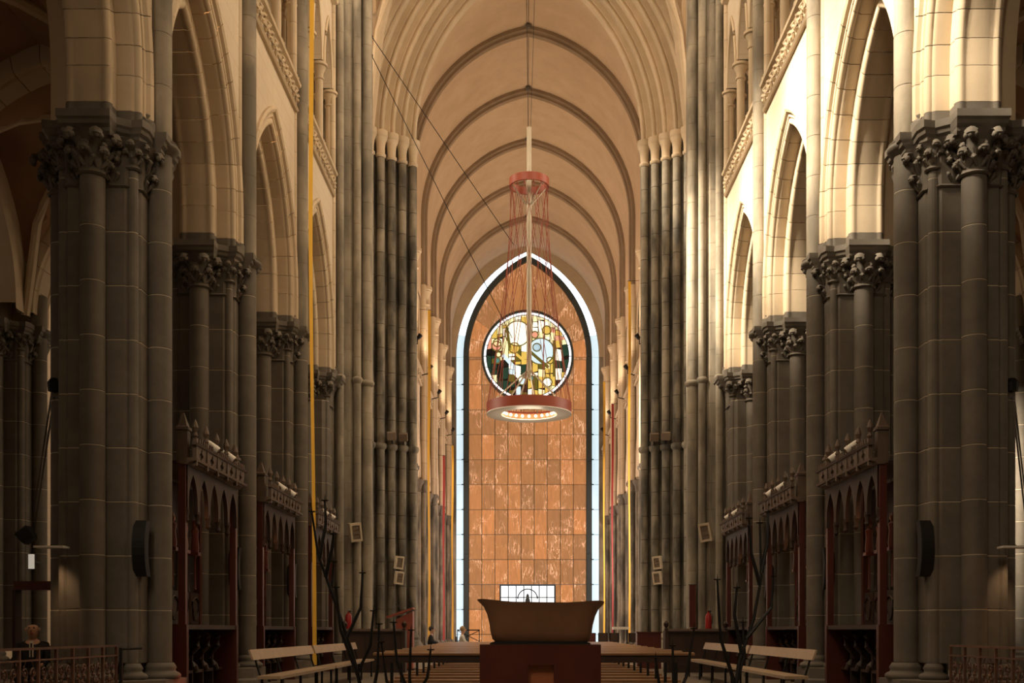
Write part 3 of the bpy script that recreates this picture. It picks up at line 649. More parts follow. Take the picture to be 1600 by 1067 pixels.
for k in range(10):                                                   # radiating slabs round the rose
    a0, a1 = pi*k/10, pi*(k+1)/10
    w_ = [(3.2*cos(a0), 22+3.2*sin(a0)), (12*cos(a0), 22+12*sin(a0)), (12*cos(a1), 22+12*sin(a1)), (3.2*cos(a1), 22+3.2*sin(a1))]
    p = clip_convex(w_, reg)
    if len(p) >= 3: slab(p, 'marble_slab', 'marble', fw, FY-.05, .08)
MB().box(-4.6, 4.6, FY+.06, FY+.1, 4.7, 30).put('joint_backing', 'steel', fw, smooth=0)
MB().box(-4.6, -2.1, FY+.06, FY+.1, 0, 4.6).put('joint_backing', 'steel', fw, smooth=0); MB().box(2.1, 4.6, FY+.06, FY+.1, 0, 4.6).put('joint_backing', 'steel', fw, smooth=0)
# steel frame along the marble and the clear glass seam outside it
def band(a0, r0, a1, r1, Zs, y0, y1, zcuts, parent, name, mat):
    """closed band between two pointed outlines; straight legs are cut at zcuts, the head into pieces"""
    c0, c1 = r0-a0, r1-a1
    for half in (1, -1):
        zz = zcuts+[Zs]
        for za, zb in zip(zz, zz[1:]):
            MB().box(*sorted((half*a0, half*a1)), y0, y1, za+.015, zb-.015).put(name, mat, parent, smooth=0)
        f0, f1 = acos(c0/r0), acos(c1/r1); nh = 6
        for k in range(nh):
            lp = []
            for q in range(4):
                t = (k+q/3*.985+.005)/nh
                pi_, po = (-c0+r0*cos(f0*t), Zs+r0*sin(f0*t)), (-c1+r1*cos(f1*t), Zs+r1*sin(f1*t))
                lp.append([(half*pi_[0], y0, pi_[1]), (half*po[0], y0, po[1]), (half*po[0], y1, po[1]), (half*pi_[0], y1, pi_[1])])
            MB().loops(lp, True, True, True).put(name, mat if not (name == 'pane') else ('brightglass' if k > 0 else 'skyglass'), parent, smooth=0)
band(4.48, 8.11, 4.88, 8.49, 22, FY-.25, FY+.1, [0.01, 7, 14], fw, 'steel_frame', 'steel')
win = struct('window_1', 'pale blue glass seam running round the marble wall')
band(4.90, 8.52, 5.42, 8.67, 22, FY+.0, FY+.03, [.3]+[.9+1.9*k for k in range(11)], win, 'pane', 'skyglass')
for half in (1, -1):
    for k in range(11):
        z = .9+1.9*k; MB().box(*sorted((half*4.84, half*5.02)), FY-.16, FY-.02, z-.035, z+.035).put('glass_clip', 'iron', win, smooth=0)
        MB().box(*sorted((half*4.80, half*4.86)), FY-.3, FY-.02, z-.10, z+.10).put('glass_clip', 'iron', win, smooth=0)
b = MB(); arch_wall(b, -7, 7, 34, [(0, 5.44, 22, sqrt(8.69**2-3.25**2))], 22, fx, FY-.05); b.put('arch_head_wall', 'cream', fw, smooth=0)
for half in (1, -1): MB().box(*sorted((half*5.44, half*12)), FY-.05, FY+.3, 0, 22).put('side_wall', 'mottled', fw, smooth=0)
# rose window: ring, lead and coloured panes
rw = struct('window_2', 'round stained glass window glowing yellow and green above the chandelier', loc=(0, FY-.3, 22.0))
def cring(r0, r1, y0, y1, n=64): 
    return MB().loops([[(r*cos(2*pi*k/n), y, r*sin(2*pi*k/n)) for r, y in ((r0, y0), (r1, y0), (r1, y1), (r0, y1))] for k in range(n)], True, ring=True)
cring(3.33, 3.5, -.12, .28).put('rose_frame', 'steel', rw)
for k in range(24):
    a0, a1 = 2*pi*(k+.03)/24, 2*pi*(k+.97)/24
    MB().loops([[(3.16*cos(a), y, 3.16*sin(a)), (3.32*cos(a), y, 3.32*sin(a))][::1]+[] for a in (a0, (a0+a1)/2, a1) for y in (0,)], False).put('edge_light_pane', 'doorglass', rw, smooth=0)
circ = [(3.12*cos(2*pi*k/40), 3.12*sin(2*pi*k/40)) for k in range(40)]
MB().loops([[(3.32*cos(2*pi*k/40), .06, 3.32*sin(2*pi*k/40)) for k in range(40)], [(3.32*cos(2*pi*k/40), .12, 3.32*sin(2*pi*k/40)) for k in range(40)]], True, True, True).put('lead_backing', 'iron', rw, smooth=0)
rng = random.Random(21)
def gpane(poly, mat, y=0.0):
    p = clip_convex(poly, circ)
    if len(p) >= 3: slab(p, 'glass_pane', 'g_'+mat, rw, y, .04, .028)
cols = [-3.1, -2.75, -2.3, -1.9, -1.45, -.95, -.5, 0, .35, .8, 1.3, 1.7, 2.1, 2.6, 3.1]
for i in range(14):
    z = -3.1
    while z < 3.1:
        h = rng.choice([.25, .4, .6, .9]); x0, x1 = cols[i], cols[i+1]; xm, zm = (x0+x1)/2, z+h/2
        if zm > .9: mt = rng.choice(['pale_yellow', 'cream_white', 'pale_yellow', 'gold', 'pale_yellow', 'rose' if xm > 1.5 or xm < -1 else 'cream_white'])
        elif xm < -1.6: mt = rng.choice(['deep_green', 'ink', 'deep_green', 'pale_yellow', 'olive'])
        elif zm < -1 and xm < .1: mt = rng.choice(['ink', 'ink', 'deep_green', 'olive', 'ice'])
        elif xm > 2: mt = rng.choice(['deep_green', 'cream_white', 'ink', 'gold'])
        else: mt = rng.choice(['olive', 'gold', 'pale_yellow', 'gold', 'olive', 'gold', 'cream_white', 'gold'])
        sk = rng.uniform(-.12, .12)
        gpane([(x0, z), (x1, z+sk), (x1, z+h+sk), (x0, z+h)], mt); z += h
def gdisc(cx, cz, r, mat, y): gpane([(cx+r*cos(2*pi*k/24), cz+r*sin(2*pi*k/24)) for k in range(24)], mat, y)
def glead(cx, cz, r, y=-.09): MB().tube([(cx+r*cos(2*pi*k/26), y, cz+r*sin(2*pi*k/26)) for k in range(26)], .05, 5, ring=True).put('lead_ring', 'g_olive', rw)
for cx, cz, r, mt in ((-.75, 1.7, .95, 'cream_white'), (1.0, .35, 1.0, 'ice'), (1.45, 1.95, .33, 'gold'), (.55, 1.6, .26, 'rose'), (-2.35, .75, .36, 'rose'), (-2.3, 1.0, .3, 'pale_yellow'), (-2.3, -.35, .22, 'teal'), (.7, .65, .3, 'ink'), (-1.0, .6, .4, 'gold'), (1.7, -.35, .25, 'gold'), (.3, -1.7, .2, 'teal'), (1.5, -2.0, .35, 'cream_white'), (-.4, -1.9, .3, 'ice'), (-2.2, .1, .2, 'pale_yellow')):
    gdisc(cx, cz, r, mt, -.06); glead(cx, cz, r)
for x0, z0, x1, z1, wd, mt in ((-1.9, .1, -.9, -1.0, .14, 'ice'), (-.9, -1.3, -.45, -1.75, .2, 'cream_white'), (-1.4, .6, 0, -.6, .1, 'gold'), (.1, .4, 1.6, -.9, .12, 'olive'), (2.0, 1.2, 2.0, -1.6, .12, 'olive'), (-1.6, 2.2, -1.3, .4, .12, 'olive')):
    d = Vector((x1-x0, z1-z0)).normalized(); nx, nz = -d.y*wd, d.x*wd
    gpane([(x0+nx, z0+nz), (x0-nx, z0-nz), (x1-nx, z1-nz), (x1+nx, z1+nz)], mt, -.12)
# west door glazing with a grid and a rounded head
dw = struct('door_1', 'bright glazed west door behind the altar', loc=(0, FY-.02, 0))
for i in range(7):
    for j in range(5):
        x0 = -2.05+4.1*i/7; z0 = .1+.905*j
        MB().box(x0+.03, x0+4.1/7-.03, 0, .03, z0+.03, z0+.875).put('pane', 'doorglass', dw, smooth=0)
for i in range(8): x = -2.05+4.1*i/7; MB().box(x-.035, x+.035, -.06, .05, 0, 4.66).put('mullion', 'steel', dw, smooth=0)
for j in range(6): z = .1+.905*j; MB().box(-2.08, 2.08, -.07, .05, z-.035, z+.035).put('transom', 'steel', dw, smooth=0)
MB().tube([(.75*cos(pi*k/14), -.1, 3.6+.75*sin(pi*k/14)) for k in range(15)], .05, 6).put('round_head', 'steel', dw)
b = MB().lathe([(.2, 2.9), (.22, 3.2), (.17, 3.55), (.1, 3.7), (.12, 3.82), (.03, 4.0)], 12, 0, -.35); b.box(-.3, .3, -.6, -.1, 2.82, 2.9); b.box(-.06, .06, -.5, -.05, 0, 2.85); b.put('figure', 'steel', dw)
# ------------------------------------------------------------------ choir stalls between the piers
ST_L = 3.16
def gothic_panel(y0, y1, z0, z1, a_frac, zs, rise, x0, x1, mat):
    """board with one pointed opening, local y along the row"""
    b = MB(); c_ = (y0+y1)/2; a = (y1-y0)*a_frac/2
    for x in (x0, x1): arch_wall(b, y0, y1, z1, [(c_, a, zs, rise)], z0, fy, x)
    pl = [(-a, z0)]+pointed(a, rise, 8, zs)+[(a, z0)]
    b.loops([[(x, c_+u, z) for u, z in pl] for x in (x0, x1)], False)
    return b
def stall(y0, side, label):
    t = thing('choir_stall', label, 'choir stall', (0, y0, 0), side, group='carved choir stalls')
    F, B = 5.78, 6.62; n = 5; d = ST_L/n
    for y in (0, ST_L): 
        MB().box(F, B, y-.06, y+.06, 0, 1.3).put('end_panel', 'redwood', t, smooth=0)
        b = MB().box(F+.02, F+.14, y-.06, y+.06, 1.3, 4.05); b.put('corner_post', 'redwood', t, smooth=0)
        MB().box(B-.12, B, y-.06, y+.06, 1.3, 4.05).put('corner_post', 'redwood', t, smooth=0)
        MB().prism([(F-.02, y-.08), (F+.16, y-.08), (F+.16, y+.08), (F-.02, y+.08)], 4.0, 4.55).put('pinnacle', 'canopywood', t, smooth=0)
        MB().loops([[(F+.07+a*f, y+b_*f, z) for a, b_ in ((-.1, -.1), (.1, -.1), (.1, .1), (-.1, .1))] for f, z in ((1.1, 4.55), (1.1, 4.6), (.8, 4.62), (.1, 4.85))], True).put('pinnacle_cap', 'canopywood', t, smooth=0)
    for k in range(n):
        ya, yb = k*d, (k+1)*d; yc = (ya+yb)/2
        gothic_panel(ya, yb, 3.2, 4.0, .78, 3.35, .5, F, F+.07, 'wood').put('canopy_arch', 'wood', t, smooth=0)
        MB().lathe([(.015, 3.0), (.05, 3.05), (.035, 3.12), (.06, 3.2), (.05, 3.26)], 8, F+.03, ya+.02).put('pendant', 'wood', t)
        # cornice parapet panel with a pierced quatrefoil
        b = MB(); q = []
        for i in range(24):
            a = 2*pi*i/24; r = .085*(1+.35*cos(4*a)); q.append((r*cos(a), r*sin(a)))
        o = []
        for i in range(24):
            a = 2*pi*i/24; m_ = 1/max(abs(cos(a))/(d*.46), abs(sin(a))/.16); o.append((m_*cos(a), m_*sin(a)))
        lean = lambda u, v, w: (F-.12-.1*(v+.16)+w, yc+u, 4.17+v)
        for w_ in (0, .04): b.loops([[lean(u, v, w_) for u, v in q], [lean(u, v, w_) for u, v in o]], True)
        b.loops([[lean(u, v, 0) for u, v in q], [lean(u, v, .04) for u, v in q]], True)
        b.put('quatrefoil_panel', 'canopywood', t, smooth=0)
        MB().box(F-.16, F-.09, ya-.03, ya+.03, 3.96, 4.42).put('parapet_post', 'canopywood', t, smooth=0)
        MB().lathe([(.02, 4.42), (.05, 4.46), (.03, 4.52), (.06, 4.60), (.035, 4.68), (.008, 4.74)], 8, F-.125, ya).put('finial', 'canopywood', t)
        for i in range(5): MB().prism([(F-.15, ya+.06+i*d*.19), (F-.11, ya+.06+i*d*.19), (F-.11, ya+.10+i*d*.19), (F-.15, ya+.10+i*d*.19)], 4.34, 4.44).put('cresting_tooth', 'canopywood', t, smooth=0)
        # screen behind: mullion, traceried open head, carved panel
        MB().lathe([(.05, 1.95), (.03, 2.0), (.025, 2.05), (.025, 2.95), (.05, 3.0), (.05, 3.1)], 8, B-.06, ya).put('mullion', 'wood', t)
        b = gothic_panel(ya, yb, 2.75, 3.9, .82, 2.85, .42, B-.09, B-.04, 'wood'); b.put('tracery_head', 'wood', t, smooth=0)
        MB().box(B-.10, B-.03, ya+.03, yb-.03, 1.32, 1.93).put('carved_panel', 'wood', t, smooth=0)
        b = MB()
        pp = [(B-.11, yc+.20*cos(a_/10*2*pi)*(1+.3*sin(a_*2)), 1.62+.22*sin(a_/10*2*pi)) for a_ in range(10)]; b.tube(pp, .022, 5, ring=True); b.put('carved_scroll', 'wood', t)
        # small carved figure under the canopy
        if k in (0, 1, 2):
            b = MB().lathe([(.07, 2.62), (.08, 2.7), (.06, 2.9), (.075, 3.02), (.03, 3.06), (.05, 3.12), (.045, 3.18), (.01, 3.22)], 9, F+.36, yc); b.box(F+.27, F+.45, yc-.09, yc+.09, 2.56, 2.62); b.put('carved_figure', 'redwood', t)
            MB().lathe([(.03, 1.95), (.025, 2.0), (.02, 2.5), (.04, 2.56)], 8, F+.36, yc).put('figure_shaft', 'redwood', t)
        # seat and its arm
        MB().box(F+.28, B-.15, ya+.05, yb-.05, .44, .49).put('seat', 'wood', t, smooth=0)
    for k in range(n+1):
        ya = k*d; b = MB()
        b.tube([(F+.55, ya, 1.22), (F+.35, ya, 1.2), (F+.2, ya, 1.08), (F+.2, ya, .92), (F+.32, ya, .80), (F+.36, ya, .66), (F+.26, ya, .55), (F+.22, ya, .46)], [.04, .05, .055, .05, .045, .05, .055, .04], 8)
        b.put('seat_arm', 'wood', t); MB().box(F+.3, B-.1, ya-.025, ya+.025, 0, .8).put('seat_divider', 'wood', t, smooth=0)
    MB().box(F+.02, B, .06, ST_L-.06, 1.22, 1.3).put('desk_rail', 'wood', t, smooth=0)
    MB().box(B-.04, B, .06, ST_L-.06, 0, 1.3).put('seat_back', 'wood', t, smooth=0)
    MB().loops([[(x, y, z) for x, z in ((F+.1, 3.98), (F-.02, 3.98), (F-.06, 4.02), (F-.16, 4.04), (F-.17, 4.08), (F+.1, 4.1))] for y in (-.1, ST_L+.1)], True, True, True).put('cornice', 'canopywood', t)
    MB().loops([[(x, y, z) for x, z in ((F-.1, 4.30), (F-.17, 4.30), (F-.19, 4.34), (F-.1, 4.36))] for y in (-.1, ST_L+.1)], True, True, True).put('cresting_rail', 'canopywood', t)
    MB().box(F+.0, B, 0, ST_L, 4.0, 4.05).put('canopy_roof', 'wood', t, smooth=0)
    MB().box(F+.10, F+.16, ST_L*.3-.04, ST_L*.3+.04, 3.22, 3.30).put('added_lamp', 'black', t, smooth=0)  # unseen fixture added for the warm glow on the carved figures
    light('stall_glow_light', 'POINT', (side*(F+.16), y0+ST_L*.3, 3.15), (0, 0, -1), 1.6, (1, .42, .16), shadow_soft_size=.03)
    return t
LAMP_B = MB().lathe([(.0, 0), (.055, .0), (.065, .03), (.065, .24), (.05, .26), (.0, .26)], 14, ax='z').mesh('lamp_housing', 'white', 40)
ORD3 = ('first', 'second', 'third')
for s, sn in SIDES:
    for i in range(3):
        y0 = 18.32+i*BAYL
        stall(y0, s, f'dark carved wooden choir stall in the {ORD3[i]} arcade bay on the {sn}')
        for k, yy in enumerate((1.06, 2.1)):
            t = thing('spot_lamp', f'white cylinder spot lamp, {("nearer", "farther")[k]} of two on the {ORD3[i]} {sn} choir stall', 'lamp', (s*5.72, y0+yy, 4.36), s, group='spot lamps on the stalls')
            put('lamp_housing', LAMP_B, t, (.05, 0, .17), (0, R(-125), 0)); MB().box(-.02, .06, -.02, .02, 0, .2).put('bracket', 'iron', t, smooth=0)
            put('lens', MB().lathe([(0, 0), (.05, 0), (.05, .01)], 12).mesh('lens', 'grillecloth'), t, (.05-.262*sin(R(125)), 0, .17+.262*cos(R(125))), (0, R(-125), 0))

# ------------------------------------------------------------------ side benches, pews
def side_bench(y0, y1, s, label):
    t = thing('side_bench', label, 'bench', (s*4.3, (y0+y1)/2, 0), s, group='side benches')
    h = (y1-y0)/2
    MB().box(-.22, .17, -h, h, .41, .46).put('seat', 'seatwood', t, smooth=0)
    MB().loops([[(x, y, z) for x, z in ((.22, .72), (.25, .72), (.31, .88), (.28, .89))] for y in (-h, h)], True, True, True).put('backrest', 'seatwood', t, smooth=0)
    for k in range(4):
        y = -h+.25+k*(2*h-.5)/3
        for x in (-.18, .14): MB().box(x-.02, x+.02, y-.02, y+.02, 0, .41).put('leg', 'iron', t, smooth=0)
        MB().tube([(.16, y, .41), (.22, y, .6), (.29, y, .86)], .018, 6).put('back_support', 'iron', t)
for s, sn in SIDES:
    side_bench(17.7, 22.75, s, f'long pale wooden bench on the {sn}, the nearer of two by the stalls')
    side_bench(22.95, 28.6, s, f'long pale wooden bench on the {sn}, the farther of two by the stalls')
PB = {}
PB['seat'] = MB().box(-2.2, 2.2, .12, .50, .42, .46).mesh('seat', 'pewwood', 0)
PB['top'] = MB().loops([[(x, y, z) for y, z in ((-.06, .86), (.10, .87), (.11, .90), (-.06, .89))] for x in (-2.2, 2.2)], True, True, True).mesh('top_rail', 'pewwood', 0)
PB['apron'] = MB().box(-2.15, 2.15, -.03, -.005, .76, .86).mesh('apron', 'wood', 0)
PB['back'] = MB().box(-2.15, 2.15, .52, .545, .60, .74).mesh('back_plank', 'pewwood', 0)
PB['kneel'] = MB().box(-2.15, 2.15, -.30, -.12, .18, .22).mesh('kneeler', 'pewwood', 0)
PB['leg'] = MB().box(-.02, .02, -.02, .02, 0, .86).mesh('leg', 'iron', 0)
ORDN = ('first', 'second', 'third', 'fourth', 'fifth', 'sixth', 'seventh', 'eighth', 'ninth', 'tenth', 'eleventh', 'twelfth', 'thirteenth')
for i in range(13):
    t = thing('pew', f'long low wooden pew with iron legs, {ORDN[i]} row behind the altar', 'pew', (0, 15.0+i*1.16, 0), group='pew rows')
    put('top_rail', PB['top'], t); put('apron', PB['apron'], t); put('seat', PB['seat'], t); put('kneeler', PB['kneel'], t)
    for x in (-1.95, -.7, .7, 1.95): put('leg', PB['leg'], t, (x, 0, 0)); put('leg', PB['leg'], t, (x, .44, 0), scale=(1, 1, .49))
# ------------------------------------------------------------------ altar
al = thing('altar', 'brown boat-shaped altar bowl on a dark red block', 'altar', (.05, 12.5, 0))
lp = []
for hw, hd, z, tip in ((.50, .26, 1.06, 0), (.55, .30, 1.10, 0), (.57, .33, 1.18, 0), (.585, .35, 1.28, 0), (.61, .375, 1.38, 0), (.645, .40, 1.46, .01), (.69, .425, 1.505, .03), (.70, .43, 1.515, .035), (.66, .40, 1.50, .02), (.55, .3, 1.49, 0)):
    ring = []
    for k in range(40):
        a = 2*pi*k/40+pi/40; ca, sa = cos(a), sin(a); e = .35
        x = hw*math.copysign(abs(ca)**e, ca); y = hd*math.copysign(abs(sa)**e, sa)
        cn = abs(ca*sa)*2; ring.append((x*(1+tip*cn*1.6), y*(1+tip*cn), z+tip*cn*.9))
    lp.append(ring)
MB().loops(lp, True, True, True).put('bowl', 'bronze', al, rot=(0, R(.9), R(-4)), loc=(0, 0, -.005))
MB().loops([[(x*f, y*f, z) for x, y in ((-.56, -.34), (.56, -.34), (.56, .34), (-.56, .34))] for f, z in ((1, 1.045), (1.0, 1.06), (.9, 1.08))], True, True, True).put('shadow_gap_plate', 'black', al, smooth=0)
MB().box(-.67, -.13, -.42, .42, 0, 1.045).put('block', 'redlacquer', al, smooth=0); MB().box(.15, .67, -.42, .42, 0, 1.045).put('block', 'redlacquer', al, smooth=0)
MB().box(-.13, .15, -.42, .42, .82, 1.045).put('lintel', 'redlacquer', al, smooth=0)
MB().box(-.13, .15, -.30, .42, 0, .82).put('recess_panel', 'copper_litwood', al, smooth=0)  # lit wood in the recess; its glow is put into the orange colour
# ------------------------------------------------------------------ lectern and small furniture by the crossing
def cabinet(x, y, label, name, w, d, h, mat, slope=False):
    t = thing(name, label, 'lectern' if slope else 'cabinet', (x, y, 0))
    if slope:
        b = MB().loops([[(xx, yy, z) for xx, z in ((-w/2, 0), (w/2, 0), (w/2, h), (-w/2, h-.25))] for yy in (-d/2, d/2)], True, True, True); b.put('body', mat, t, smooth=0)
        MB().loops([[(xx, yy, z) for xx, z in ((-w/2-.26, h-.22), (w/2+.03, h+.06), (w/2+.0, h+.11), (-w/2-.29, h-.16))] for yy in (-d/2-.1, d/2+.1)], True, True, True).put('book_rest', mat, t, smooth=0)
        MB().tube([(-.15, 0, h), (-.18, -.05, h+.14), (-.28, -.1, h+.22)], .012, 6).put('microphone', 'black', t)
        MB().box(-w/2-.05, w/2+.05, -d/2-.05, d/2+.05, 0, .06).put('foot_plate', 'wood', t, smooth=0)
    else:
        MB().box(-w/2, w/2, -d/2, d/2, 0, h-.04).put('body', mat, t, smooth=0); MB().box(-w/2-.03, w/2+.03, -d/2-.03, d/2+.03, h-.04, h).put('top', mat, t, smooth=0)
        MB().box(-w/2+.06, w/2-.06, -d/2-.015, -d/2, .15, h-.12).put('door', mat, t, smooth=0)
cabinet(-3.76, 33, 'red wooden lectern with sloping book rest beside the left crossing pier', 'lectern', .50, .5, 1.78, 'lectern', True)
cabinet(3.75, 34.5, 'low dark red cabinet beside the right crossing pier', 'cabinet', .75, .5, 1.16, 'redlacquer')
def desk(x, y, s, label):
    t = thing('stall_desk', label, 'desk', (x, y, 0), s)
    MB().box(-.85, .85, -.05, .05, 0, 1.15).put('front_panel', 'wood', t, smooth=0)
    MB().loops([[(xx, yy, z) for yy, z in ((-.12, 1.15), (.32, 1.22), (.32, 1.25), (-.12, 1.19))] for xx in (-.88, .88)], True, True, True).put('sloped_top', 'wood', t, smooth=0)
    for xx in (-.85, .85):
        MB().box(xx-.05, xx+.05, -.1, .4, 0, 1.2).put('end_panel', 'wood', t, smooth=0)
        MB().lathe([(.04, 1.2), (.06, 1.24), (.03, 1.28), (.07, 1.34), (.075, 1.4), (.04, 1.45), (.01, 1.48)], 10, xx, .1).put('finial', 'wood', t)
    for k in range(3): MB().box(-.75+k*.52, -.30+k*.52, -.065, -.05, .2, 1.05).put('panel', 'wood', t, smooth=0)
desk(-4.45, 31.2, -1, 'dark wooden stall desk with round finials beside the left bench'); desk(4.75, 31.2, 1, 'dark wooden stall desk with round finials beside the right bench')
def small_table(x, y, z, w, label):
    t = thing('side_table', label, 'table', (x, y, 0), group='small white side tables')
    MB().box(-w/2, w/2, -.25, .25, z-.12, z).put('white_cloth', 'white', t, smooth=0)
    for a in (-1, 1):
        for b_ in (-.2, .2): MB().tube([(a*(w/2-.06), b_, 0), (a*(w/2-.06), b_, z-.12)], .02, 6).put('leg', 'iron', t)
    MB().tube([(0, 0, 0), (0, 0, z-.1)], .035, 8).put('stem', 'white', t)
small_table(-3.95, 31.9, 1.10, .36, 'small table with a white cloth left of the red lectern')
small_table(3.95, 47, 1.36, .68, 'white topped stand in front of the right nave shafts')
t = thing('music_stand', 'dark folding rack in front of the left glass seam', 'stand', (-2.75, 50, 0))
for a in (-.5, .5): MB().tube([(a, 0, 0), (a, 0, 1.25)], .02, 6).put('leg', 'iron', t)
MB().tube([(-.5, 0, 1.22), (.5, 0, 1.22)], .03, 6).put('rail', 'iron', t); MB().tube([(-.5, 0, 1.2), (.5, 0, .7)], .02, 6).put('brace', 'iron', t); MB().tube([(.5, 0, 1.2), (-.5, 0, .7)], .02, 6).put('brace', 'iron', t)
for i, x in enumerate((2.6, 3.12, 3.62, 4.45)):
    t = thing('side_chair', ('rust red chair beside the glass seam', 'dark chair in front of the white stand', 'dark chair beside the white stand', 'dark chair right of the white stand')[i], 'chair', (x, 45.5+.3*i, 0), group='chairs behind the pews')
    MB().box(-.2, .2, -.2, .2, .44, .48).put('seat', 'redlacquer' if i == 0 else 'wood', t, smooth=0); MB().box(-.2, .2, .17, .2, .7, 1.1).put('backrest', 'redlacquer' if i == 0 else 'wood', t, smooth=0)
    for a in (-.18, .18):
        MB().box(a-.015, a+.015, -.2, -.17, 0, .44).put('leg', 'iron', t, smooth=0); MB().box(a-.015, a+.015, .17, .2, 0, 1.1).put('leg', 'iron', t, smooth=0)
for x, y, sn in ((-5.30, 31.95, 'left'), (5.22, 31.95, 'right')):
    t = thing('fire_extinguisher', f'red fire extinguisher on a stand at the foot of the {sn} crossing pier', 'extinguisher', (x, y, 0), group='fire extinguishers')
    MB().tube([(0, .1, 0), (0, .1, 1.5)], .02, 6).put('post', 'iron', t); MB().box(-.15, .15, -.05, .2, 0, .03).put('foot', 'iron', t, smooth=0)
    MB().lathe([(.0, 1.2), (.09, 1.2), (.095, 1.24), (.095, 1.6), (.07, 1.68), (.03, 1.7), (.03, 1.75)], 14).put('cylinder', 'extred', t); MB().box(-.02, .08, -.02, .02, 1.74, 1.78).put('handle', 'black', t, smooth=0); MB().tube([(.03, 0, 1.74), (.12, 0, 1.65), (.11, 0, 1.4)], .012, 6).put('hose', 'black', t)
t = thing('red_banner', 'narrow red banner hanging on the right crossing pier', 'banner', (5.0, 33.55, 0)); MB().box(-.1, .1, 0, .02, 1.3, 2.6).put('cloth', 'redlacquer', t, smooth=0); MB().tube([(-.12, .01, 2.6), (.12, .01, 2.6)], .015, 6).put('rod', 'iron', t)
# ------------------------------------------------------------------ loudspeakers
def louvre_box(x, y, z, w, h, tilt, s, label):
    t = thing('louvred_speaker', label, 'speaker', (x, y, z), 1, group='beige louvred loudspeakers'); t.rotation_euler = (R(8), R(tilt), R(-25*s))
    MB().box(-w/2, w/2, .0, .18, -h/2, h/2).put('case', 'beige', t, smooth=0)
    for a in ((-w/2, w/2, h/2-.07, h/2), (-w/2, w/2, -h/2, -h/2+.07)): MB().box(a[0], a[1], -.05, 0, a[2], a[3]).put('frame_bar', 'beige', t, smooth=0)
    for a in (-1, 1): MB().box(*sorted((a*w/2, a*(w/2-.06))), -.05, 0, -h/2+.07, h/2-.07).put('frame_bar', 'beige', t, smooth=0)
    for k in range(3): zc = -h/2+.08+(k+.5)*(h-.16)/3; MB().box(-w/2+.065, w/2-.065, -.03, 0, zc-(h-.16)/6+.004, zc+(h-.16)/6-.012).put('cloth_panel', 'grillecloth', t, smooth=0)
    MB().tube([(0, .18, 0), (0, .45, 0)], .03, 6).put('wall_bracket', 'iron', t)
for s, sn in SIDES:
    dx = 0
    louvre_box(-5.28 if s < 0 else 5.33, 33.2, 4.18, .36, .56, 8*-s*-1 if s < 0 else -8, s, f'beige louvred loudspeaker tilted on the {sn} near crossing pier')
    for k in range(2): louvre_box(s*5.42-.02, 46.0, 4.05-k*.64, .36, .54, 5 if s < 0 else -5, s, f'{("upper", "lower")[k]} of two beige louvred loudspeakers on the {sn} nave arch pier')
def line_array(x, y, z, s, label):
    t = thing('column_speaker', label, 'speaker', (s*x, y, z), s, group='black curved column loudspeakers')
    lp = []
    for k in range(9):
        u = k/8; zz = .85*(u-.5); yy = -.12+.16*(2*u-1)**2*.6
        lp.append([(xx, yo+yy, zz) for xx, yo in ((-.1, -.12), (.1, -.12), (.1, .05), (-.1, .05))])
    MB().loops(lp, True, True, True).put('curved_case', 'black', t, smooth=0)
    MB().loops([[(p[0]*.85, p[1]-.006, p[2]) for p in l[:2]] for l in lp], False).put('front_grille', 'iron', t, smooth=0)
    for zz in (-.25, .3): MB().box(-.02, .02, -.1, .2, zz-.03, zz+.03).put('bracket', 'iron', t, smooth=0)
for s, sn in SIDES:
    for i in range(3): line_array(5.98, PY[i]-.42 , 2.45, s, f'black curved column loudspeaker on the {ORD[i]} {sn} choir pier')
# ------------------------------------------------------------------ lamps on the outer face of the nearest piers, aisle fittings
for s, sn in SIDES:
    t = thing('pier_lamp', f'black floodlight on a white bracket at the aisle side of the nearest {sn} pier', 'lamp', (s*7.14, 16.2, 2.45), s, group='floodlights on the nearest piers')
    MB().box(-.22, .22, -.12, .12, -.03, 0).put('bracket_shelf', 'white', t, smooth=0); MB().box(-.02, .02, .0, .32, -.02, .02).put('arm', 'iron', t, smooth=0)
    MB().loops([[(a*f, b_*f, z) for a, b_ in ((-.1, -.08), (.1, -.08), (.1, .08), (-.1, .08))] for f, z in ((.8, .0), (1, .06), (1.1, .2), (.9, .22))], True, True, True).put('head', 'black', t, smooth=0, loc=(.26, -.1, .06), rot=(0, R(35), 0))
    light('pier_lamp_light', 'SPOT', (s*7.25, 16.25, 2.35), (.05*s, .35, -1), 16, (1, .62, .32), spot_size=R(95), spot_blend=.8, shadow_soft_size=.06)
t = thing('wall_shelf', 'brown wooden shelf in the left aisle beside the far pier', 'shelf', (-10.35, 23.0, 2.05)); MB().box(-.45, .45, -.2, .2, 0, .18).put('board', 'redwood', t, smooth=0); MB().box(-.5, -.44, -.15, .15, -2.05, 0).put('post', 'wood', t, smooth=0)
MB().box(.38, .44, -.15, .15, -2.05, 0).put('post', 'wood', t, smooth=0)
t = thing('notice_panel', 'small white lit notice on the far left aisle pier', 'notice', (-12.3, 26.95, 2.9)); MB().box(-.07, .07, -.03, 0, -.18, .18).put('sheet', 'paper', t, smooth=0); MB().box(-.09, .09, 0, .02, -.2, .2).put('frame', 'iron', t, smooth=0); MB().box(-.02, .02, 0, .5, -.02, .02).put('bracket', 'iron', t, smooth=0)
